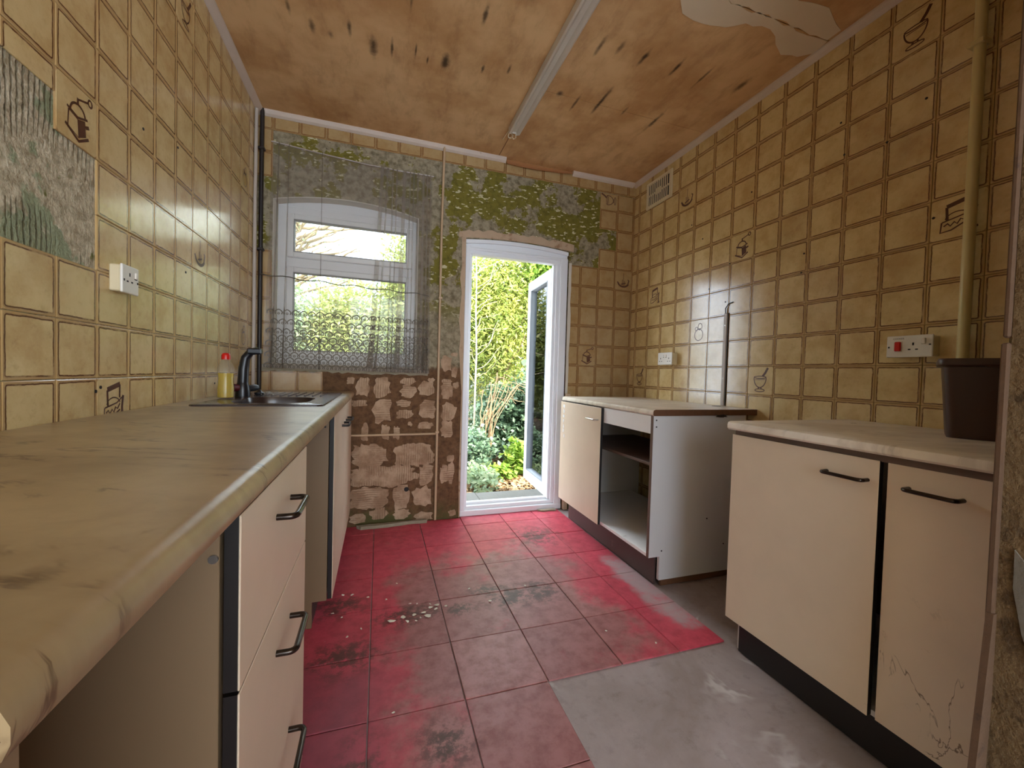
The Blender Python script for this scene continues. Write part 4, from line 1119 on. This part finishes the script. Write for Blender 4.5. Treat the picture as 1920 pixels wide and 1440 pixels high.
for i in range(1, 11):
    y = y0+.03+(y1-y0-.052)*i/11; box(bm, xo-.0105, xo-.0065, y-.0042, y+.0042, z0+.02, z1-.018)
box(bm, xo-.0105, xo-.002, y0+.028, y1-.02, 2.412, 2.422); finish(bm, 'grille_bars', M_ivory, root)
bm = B(); box(bm, xo-.0125, xo-.009, 2.515, 2.57, 2.395, 2.44, .002); finish(bm, 'maker_boss', M_ivory, root)

# ------------------------------------------------------------------ fluorescent batten
root = thing('strip_light', 'long unlit fluorescent strip light on the brown ceiling', 'lamp', (.78, 1.6, HC))
pr = [(.745, HC), (.742, 2.563), (.746, 2.549), (.754, 2.545), (.763, 2.549), (.770, 2.562), (.792, 2.562), (.799, 2.549), (.808, 2.545), (.816, 2.549), (.820, 2.563), (.817, HC)]
bm = B(); prism(bm, pr, 'y', 1.20, 2.475); finish(bm, 'spine', M_batten, root, smooth=True)
bm = B(); box(bm, .744, .82, 2.474, 2.482, 2.553, HC, .002); finish(bm, 'end_cap', M_batten, root)
bm = B(); tube(bm, [(.764+.016*math.cos(t), 2.495+.006*math.sin(t*2), 2.548+.016*math.sin(t)) for t in [i*.5 for i in range(11)]], .0028, 6); tube(bm, [(.79, 2.48, 2.565), (.80, 2.50, 2.545), (.79, 2.515, 2.54), (.775, 2.505, 2.55)], .0026, 6); finish(bm, 'loose_wire', M_ivory, root)
bm = B(); box(bm, .792, .81, 2.478, 2.492, 2.553, 2.577, .003); finish(bm, 'lamp_holder', M_plast, root)
bm = B(); tube(bm, [(.755, 2.48, 2.58), (.75, 2.56, 2.583), (.747, 2.62, 2.585)], .0026, 6); finish(bm, 'supply_cable', M_ivory, root)

# ------------------------------------------------------------------ debris on the floor
root = tag(finish((lambda b_: prism(b_, jag([(-.12, 2.80), (.33, 2.825), (.33, 2.80), (-.10, 2.765)], 21, .04, .006), 'z', .0012, .022))(B()), 'mortar_strip', M_mortar), 'grey mortar strip on the floor below the window wall', 'rubble')
root = tag(finish((lambda b_: prism(b_, jag([(1.16, 2.845), (1.30, 2.845), (1.30, 2.81), (1.18, 2.82)], 22, .03, .004), 'z', .0012, .012))(B()), 'mortar_piece', M_mortar), 'flat mortar piece on the red floor at the door sill', 'rubble')
FL = [(.07, 1.72, .018), (.115, 1.735, .014), (.16, 1.74, .013), (.20, 1.745, .012), (.215, 1.715, .019), (.185, 1.71, .008), (.13, 1.70, .009), (.235, 1.80, .008), (.262, 1.79, .016), (.255, 1.76, .010), (.235, 1.775, .013),
      (.05, 1.89, .008), (.30, 1.77, .009), (.43, 1.885, .007), (.50, 1.755, .009), (-.10, 1.97, .009), (-.14, 1.98, .008), (-.03, 1.93, .007), (-.13, 1.80, .006), (-.10, 1.66, .007), (-.05, 1.7, .006), (.165, 1.695, .006), (.9, 1.42, .006),
      (.10, 2.02, .006), (-.17, 1.84, .007), (.70, 1.84, .005), (.06, 1.25, .006), (.15, 1.83, .007), (.18, 1.82, .006), (1.05, 1.30, .006)]
for i, (x, y, s) in enumerate(FL):
    r = random.Random(i+40); a = r.random()*6.28; c_, s_ = math.cos(a), math.sin(a); bm = B()
    P = [(.9*math.cos(t)*(1+.5*(r.random()-.5)), .55*math.sin(t)*(1+.6*(r.random()-.5))) for t in [k*math.pi/3 for k in range(6)]]
    lo = [bm.verts.new((x+s*(c_*p-s_*q_), y+s*(s_*p+c_*q_), .0016+.004*r.random())) for p, q_ in P]
    hi = [bm.verts.new((v.co.x, v.co.y, v.co.z+.0012)) for v in lo]
    bm.faces.new(lo[::-1]); bm.faces.new(hi)
    for k in range(6): bm.faces.new((lo[k], lo[(k+1) % 6], hi[(k+1) % 6], hi[k]))
    tag(finish(bm, 'paint_flake', M_flake, origin=(x, y, .0014)), 'tiny white paint flake fallen on the red floor', 'debris', 'white paint flakes on the red floor')

# ------------------------------------------------------------------ garden
GZ = -.09
bm = B(); box(bm, -9, 12, YB+.25, 22, GZ-.2, GZ)
ground = structure(finish(bm, 'garden_ground', M_soil))
for i, (x0, x1) in enumerate(((.2, .80), (.806, 1.40), (1.406, 2.0))):
    bm = B(); box(bm, x0, x1, YB+.26, YB+.56, GZ, .005-.006*i, .004)
    finish(bm, 'paving_slab', M_slab, ground)

def leaves(name, n, centre, radii, size, m, parent, seed, flat=.3, aspect=.45, shell=.45, zmin=GZ+.01, droop=0., clumps=0):
    """thousands of small folded leaves in an ellipsoid crown"""
    g = np.random.default_rng(seed)
    d = g.normal(size=(n, 3)); d /= np.linalg.norm(d, axis=1)[:, None]
    r = (shell+(1-shell)*g.random(n)**.6)
    c = np.array(centre); R_ = np.array(radii)
    lump = 1+.22*np.sin(d[:, 0]*5+seed)*np.cos(d[:, 2]*6+seed*2)+.14*np.sin(d[:, 1]*9+d[:, 2]*8)
    p = c+d*R_*(r*lump)[:, None]
    if clumps:
        cc = c+(lambda q_: q_/np.linalg.norm(q_, axis=1)[:, None])(g.normal(size=(clumps, 3)))*R_*(.35+.65*g.random((clumps, 1)))
        k_ = g.integers(0, clumps, n); p = .25*p+.75*(cc[k_]+g.normal(size=(n, 3))*R_*.16)
    keep = p[:, 2] > zmin; p = p[keep]; n = len(p); d = d[keep]
    ax = g.normal(size=(n, 3))+d*.6; ax[:, 2] = ax[:, 2]*(1-flat)-droop; ax /= np.linalg.norm(ax, axis=1)[:, None]
    up = g.normal(size=(n, 3))*.6+np.array([0, -.25, 1.]); sd_ = np.cross(ax, up); sd_ /= (np.linalg.norm(sd_, axis=1)[:, None]+1e-9)
    s = (size*(.6+.8*g.random(n)))[:, None]
    nn = np.cross(sd_, ax)
    v = np.stack([p-ax*s*.5, p+sd_*s*aspect*.5+nn*s*.06, p+ax*s*.5, p-sd_*s*aspect*.5+nn*s*.06], 1).reshape(-1, 3)
    me = bpy.data.meshes.new(name); me.vertices.add(4*n); me.loops.add(4*n); me.polygons.add(n)
    off = np.array(wloc(parent)); me.vertices.foreach_set('co', (v-off).astype(np.float32).ravel())
    me.loops.foreach_set('vertex_index', np.arange(4*n, dtype=np.int32)); me.polygons.foreach_set('loop_start', np.arange(0, 4*n, 4, dtype=np.int32))
    me.polygons.foreach_set('loop_total', np.full(n, 4, dtype=np.int32)); me.update(); me.validate()
    me.materials.append(m); o = bpy.data.objects.new(name, me); link(o, parent); o['kind'] = 'stuff'; return o

def limb(root, name, pts, r0, r1, m, seed=0, wob=.03):
    r = random.Random(seed); P = [Vector(p) for p in pts]; out = []
    for i in range(len(P)-1):
        for q in range(4): t = q/4; out.append(P[i].lerp(P[i+1], t)+Vector((r.uniform(-wob, wob), r.uniform(-wob, wob), r.uniform(-wob, wob)*.4)) * (0 if i == 0 and q == 0 else 1))
    out.append(P[-1]); n = len(out)
    bm = B(); tube(bm, out, [r0+(r1-r0)*i/(n-1) for i in range(n)], 6); return finish(bm, name, m, root, smooth=True)

def tree(name, label, cat, base, crown, radii, n, size, m, seed, trunk_r=.06, bark=M_bark, clumps=0, aspect=.45, shell=.45, droop=0.):
    root = thing(name, label, cat, (base[0], base[1], GZ))
    limb(root, 'trunk', [(base[0], base[1], GZ), (base[0]*.5+crown[0]*.5, base[1]*.5+crown[1]*.5, (GZ+crown[2])/2), (crown[0], crown[1], crown[2]+radii[2]*.5)], trunk_r, trunk_r*.3, bark, seed)
    for i in range(4):
        r = random.Random(seed*7+i); a = r.random()*6.28
        limb(root, 'branch', [(crown[0], crown[1], GZ+(crown[2]-GZ)*(.5+.15*i)), (crown[0]+math.cos(a)*radii[0]*.75, crown[1]+math.sin(a)*radii[1]*.75, crown[2]+radii[2]*(-.2+.25*i))], trunk_r*.4, .006, bark, seed+i)
    leaves('foliage', n, crown, radii, size, m, root, seed, clumps=clumps, aspect=aspect, shell=shell, droop=droop)
    return root

tree('conifer', 'tall feathery yellow-green conifer filling the top of the doorway', 'tree', (1.75, 5.9), (1.75, 5.9, 1.9), (.95, .6, 1.6), 26000, .075, L_con, 11, .06, clumps=260, aspect=.3, droop=.3)
tree('conifer', 'blue-green conifer behind the bare pale sapling at doorway left', 'tree', (1.2, 6.3), (1.25, 6.3, 1.7), (.7, .6, 1.7), 16000, .07, L_mid, 12, .05, clumps=160, aspect=.3, droop=.3)
tree('garden_tree', 'leafy green tree behind the open door leaf on the right', 'tree', (2.9, 6.0), (2.8, 6.0, 1.8), (.8, .7, 1.9), 15000, .085, L_con, 13, .07, clumps=120)
tree('garden_tree', 'bright lime tree rising above the open door leaf', 'tree', (2.35, 5.6), (2.35, 5.6, 2.5), (.5, .4, .9), 6000, .08, L_lime, 14, .04, clumps=60)
tree('garden_tree', 'sunlit yellow-green tree filling the middle of the window', 'tree', (-.45, 7.6), (-.45, 7.6, 1.35), (1.1, .8, 1.45), 22000, .09, L_yel, 15, .07, clumps=170)
tree('garden_tree', 'tall yellow-green tree at the right side of the window', 'tree', (.75, 7.9), (.65, 7.9, 2.1), (.85, .8, 2.2), 22000, .085, L_yel, 16, .07, clumps=200)
tree('garden_tree', 'low green tree at the left edge of the window view', 'tree', (-1.75, 7.2), (-1.75, 7.2, 1.3), (.9, .7, 1.4), 14000, .085, L_mid, 17, .06, clumps=120)
tree('garden_hedge', 'long dark hedge across the end of the garden', 'hedge', (.6, 10.2), (.6, 10.2, 1.0), (6.0, .6, 1.9), 30000, .14, L_mid, 18, .08, shell=.2)
# bare branches against the sky
root = thing('bare_tree', 'bare branching tree against the sky in the upper window pane', 'tree', (-2.1, 8.6, GZ))
limb(root, 'trunk', [(-2.1, 8.6, GZ), (-1.95, 8.6, 1.5), (-1.75, 8.6, 3.2), (-1.25, 8.6, 4.2)], .08, .025, M_bark, 1, .05)
for i in range(34):
    r = random.Random(300+i); t = .35+.6*r.random(); b0 = Vector((-1.95+.55*t, 8.6, 1.4+2.6*t)); d_ = Vector((r.uniform(-.5, 1.1), r.uniform(-.4, .4), r.uniform(.0, .8)))
    limb(root, 'branch', [b0, b0+d_*.6, b0+d_*1.1+Vector((.15, 0, .1*r.random()))], .030, .010, M_bark, i, .05)
leaves('spring_leaves', 900, (-1.4, 8.6, 3.3), (.8, .4, .8), .05, L_mid, root, 19)

# shrubs near the door
def shrub(name, label, base, radii, n, size, m, seed, aspect=.6, stems=5, sm=M_bark, clumps=0, shell=.3):
    root = thing(name, label, 'shrub', (base[0], base[1], GZ))
    for i in range(stems):
        a = 6.28*i/stems+seed; limb(root, 'stem', [(base[0], base[1], GZ), (base[0]+.5*radii[0]*math.cos(a), base[1]+.5*radii[1]*math.sin(a), GZ+radii[2]*1.1)], .007, .003, sm, seed+i, .012)
    leaves('foliage', n, (base[0], base[1], GZ+radii[2]*.95), radii, size, m, root, seed, aspect=aspect, clumps=clumps, shell=shell)
    return root
shrub('ivy_bush', 'dense dark ivy bush behind the bare stems outside the door', (1.55, 4.95), (.42, .3, .52), 5200, .06, L_ivy, 31, .75)
shrub('ivy_bush', 'low grey-green ivy at the left foot of the doorway', (1.02, 4.5), (.25, .35, .26), 2200, .05, L_ivy, 32, .75)
shrub('ivy_bush', 'shadowed dark shrub at right below the large leaves', (1.98, 5.1), (.34, .3, .6), 3600, .06, L_ivy, 33, .6)
shrub('climber', 'round-leaved green climber beside the open door leaf', (1.92, 4.75), (.22, .18, .72), 700, .10, L_mid, 34, .85, shell=.6)
shrub('lime_plant', 'small bright lime-green plant on the ground beyond the sill', (1.52, 4.25), (.2, .16, .20), 420, .085, L_lime, 35, .8, 6)
shrub('lime_plant', 'low yellow-green seedlings left of the lime-green plant', (1.27, 4.12), (.2, .13, .09), 240, .06, L_lime, 36, .7, 5)
shrub('ground_cover', 'patchy green ground cover at the left of the path', (.98, 3.95), (.2, .45, .10), 900, .05, L_mid, 37, .6, 4)
# bare orange stems that arch over
root = thing('bramble', 'arching bare orange-brown stems in the middle of the doorway', 'shrub', (1.18, 4.55, GZ))
for i in range(15):
    r = random.Random(500+i); x0 = 1.16+r.uniform(-.1, .1); h = r.uniform(.8, 1.15); far = r.uniform(.15, .95) if i > 3 else r.uniform(-.1, .1)
    P = [(x0, 4.55+r.uniform(-.08, .08), GZ), (x0+.04+.1*far, 4.58, GZ+h*.6), (x0+.1+.4*far, 4.62, GZ+h), (x0+.1+.8*far, 4.66, GZ+h*(.98-.08*far)), (x0+.1+1.05*far, 4.7, GZ+h*(.9-.25*far))]
    limb(root, 'stem', P, .008 if i < 5 else .0045, .0025, M_twig, i, .018)
root = thing('sapling', 'thin pale bare sapling at the left edge of the doorway', 'tree', (1.07, 4.7, GZ))
limb(root, 'trunk', [(1.07, 4.7, GZ), (1.085, 4.7, 1.0), (1.075, 4.7, 2.0), (1.03, 4.7, 2.9)], .013, .005, M_pale, 2, .01)
for i in range(22):
    r = random.Random(700+i); z = .9+1.8*i/22; sg = 1 if i % 3 else -1
    limb(root, 'twig', [(1.078, 4.7, z), (1.078+sg*r.uniform(.06, .16), 4.7+r.uniform(-.1, .1), z+r.uniform(.05, .16)), (1.078+sg*r.uniform(.16, .36), 4.7+r.uniform(-.15, .15), z+r.uniform(.1, .35))], .004, .0015, M_pale, i, .01)
# leaf litter: loose ground cover nobody could count
leaves('leaf_litter', 5200, (1.4, 4.1, GZ+.012), (1.5, 1.2, .012), .05, L_lit, ground, 41, flat=.95, aspect=.6, shell=0., zmin=GZ-.05)
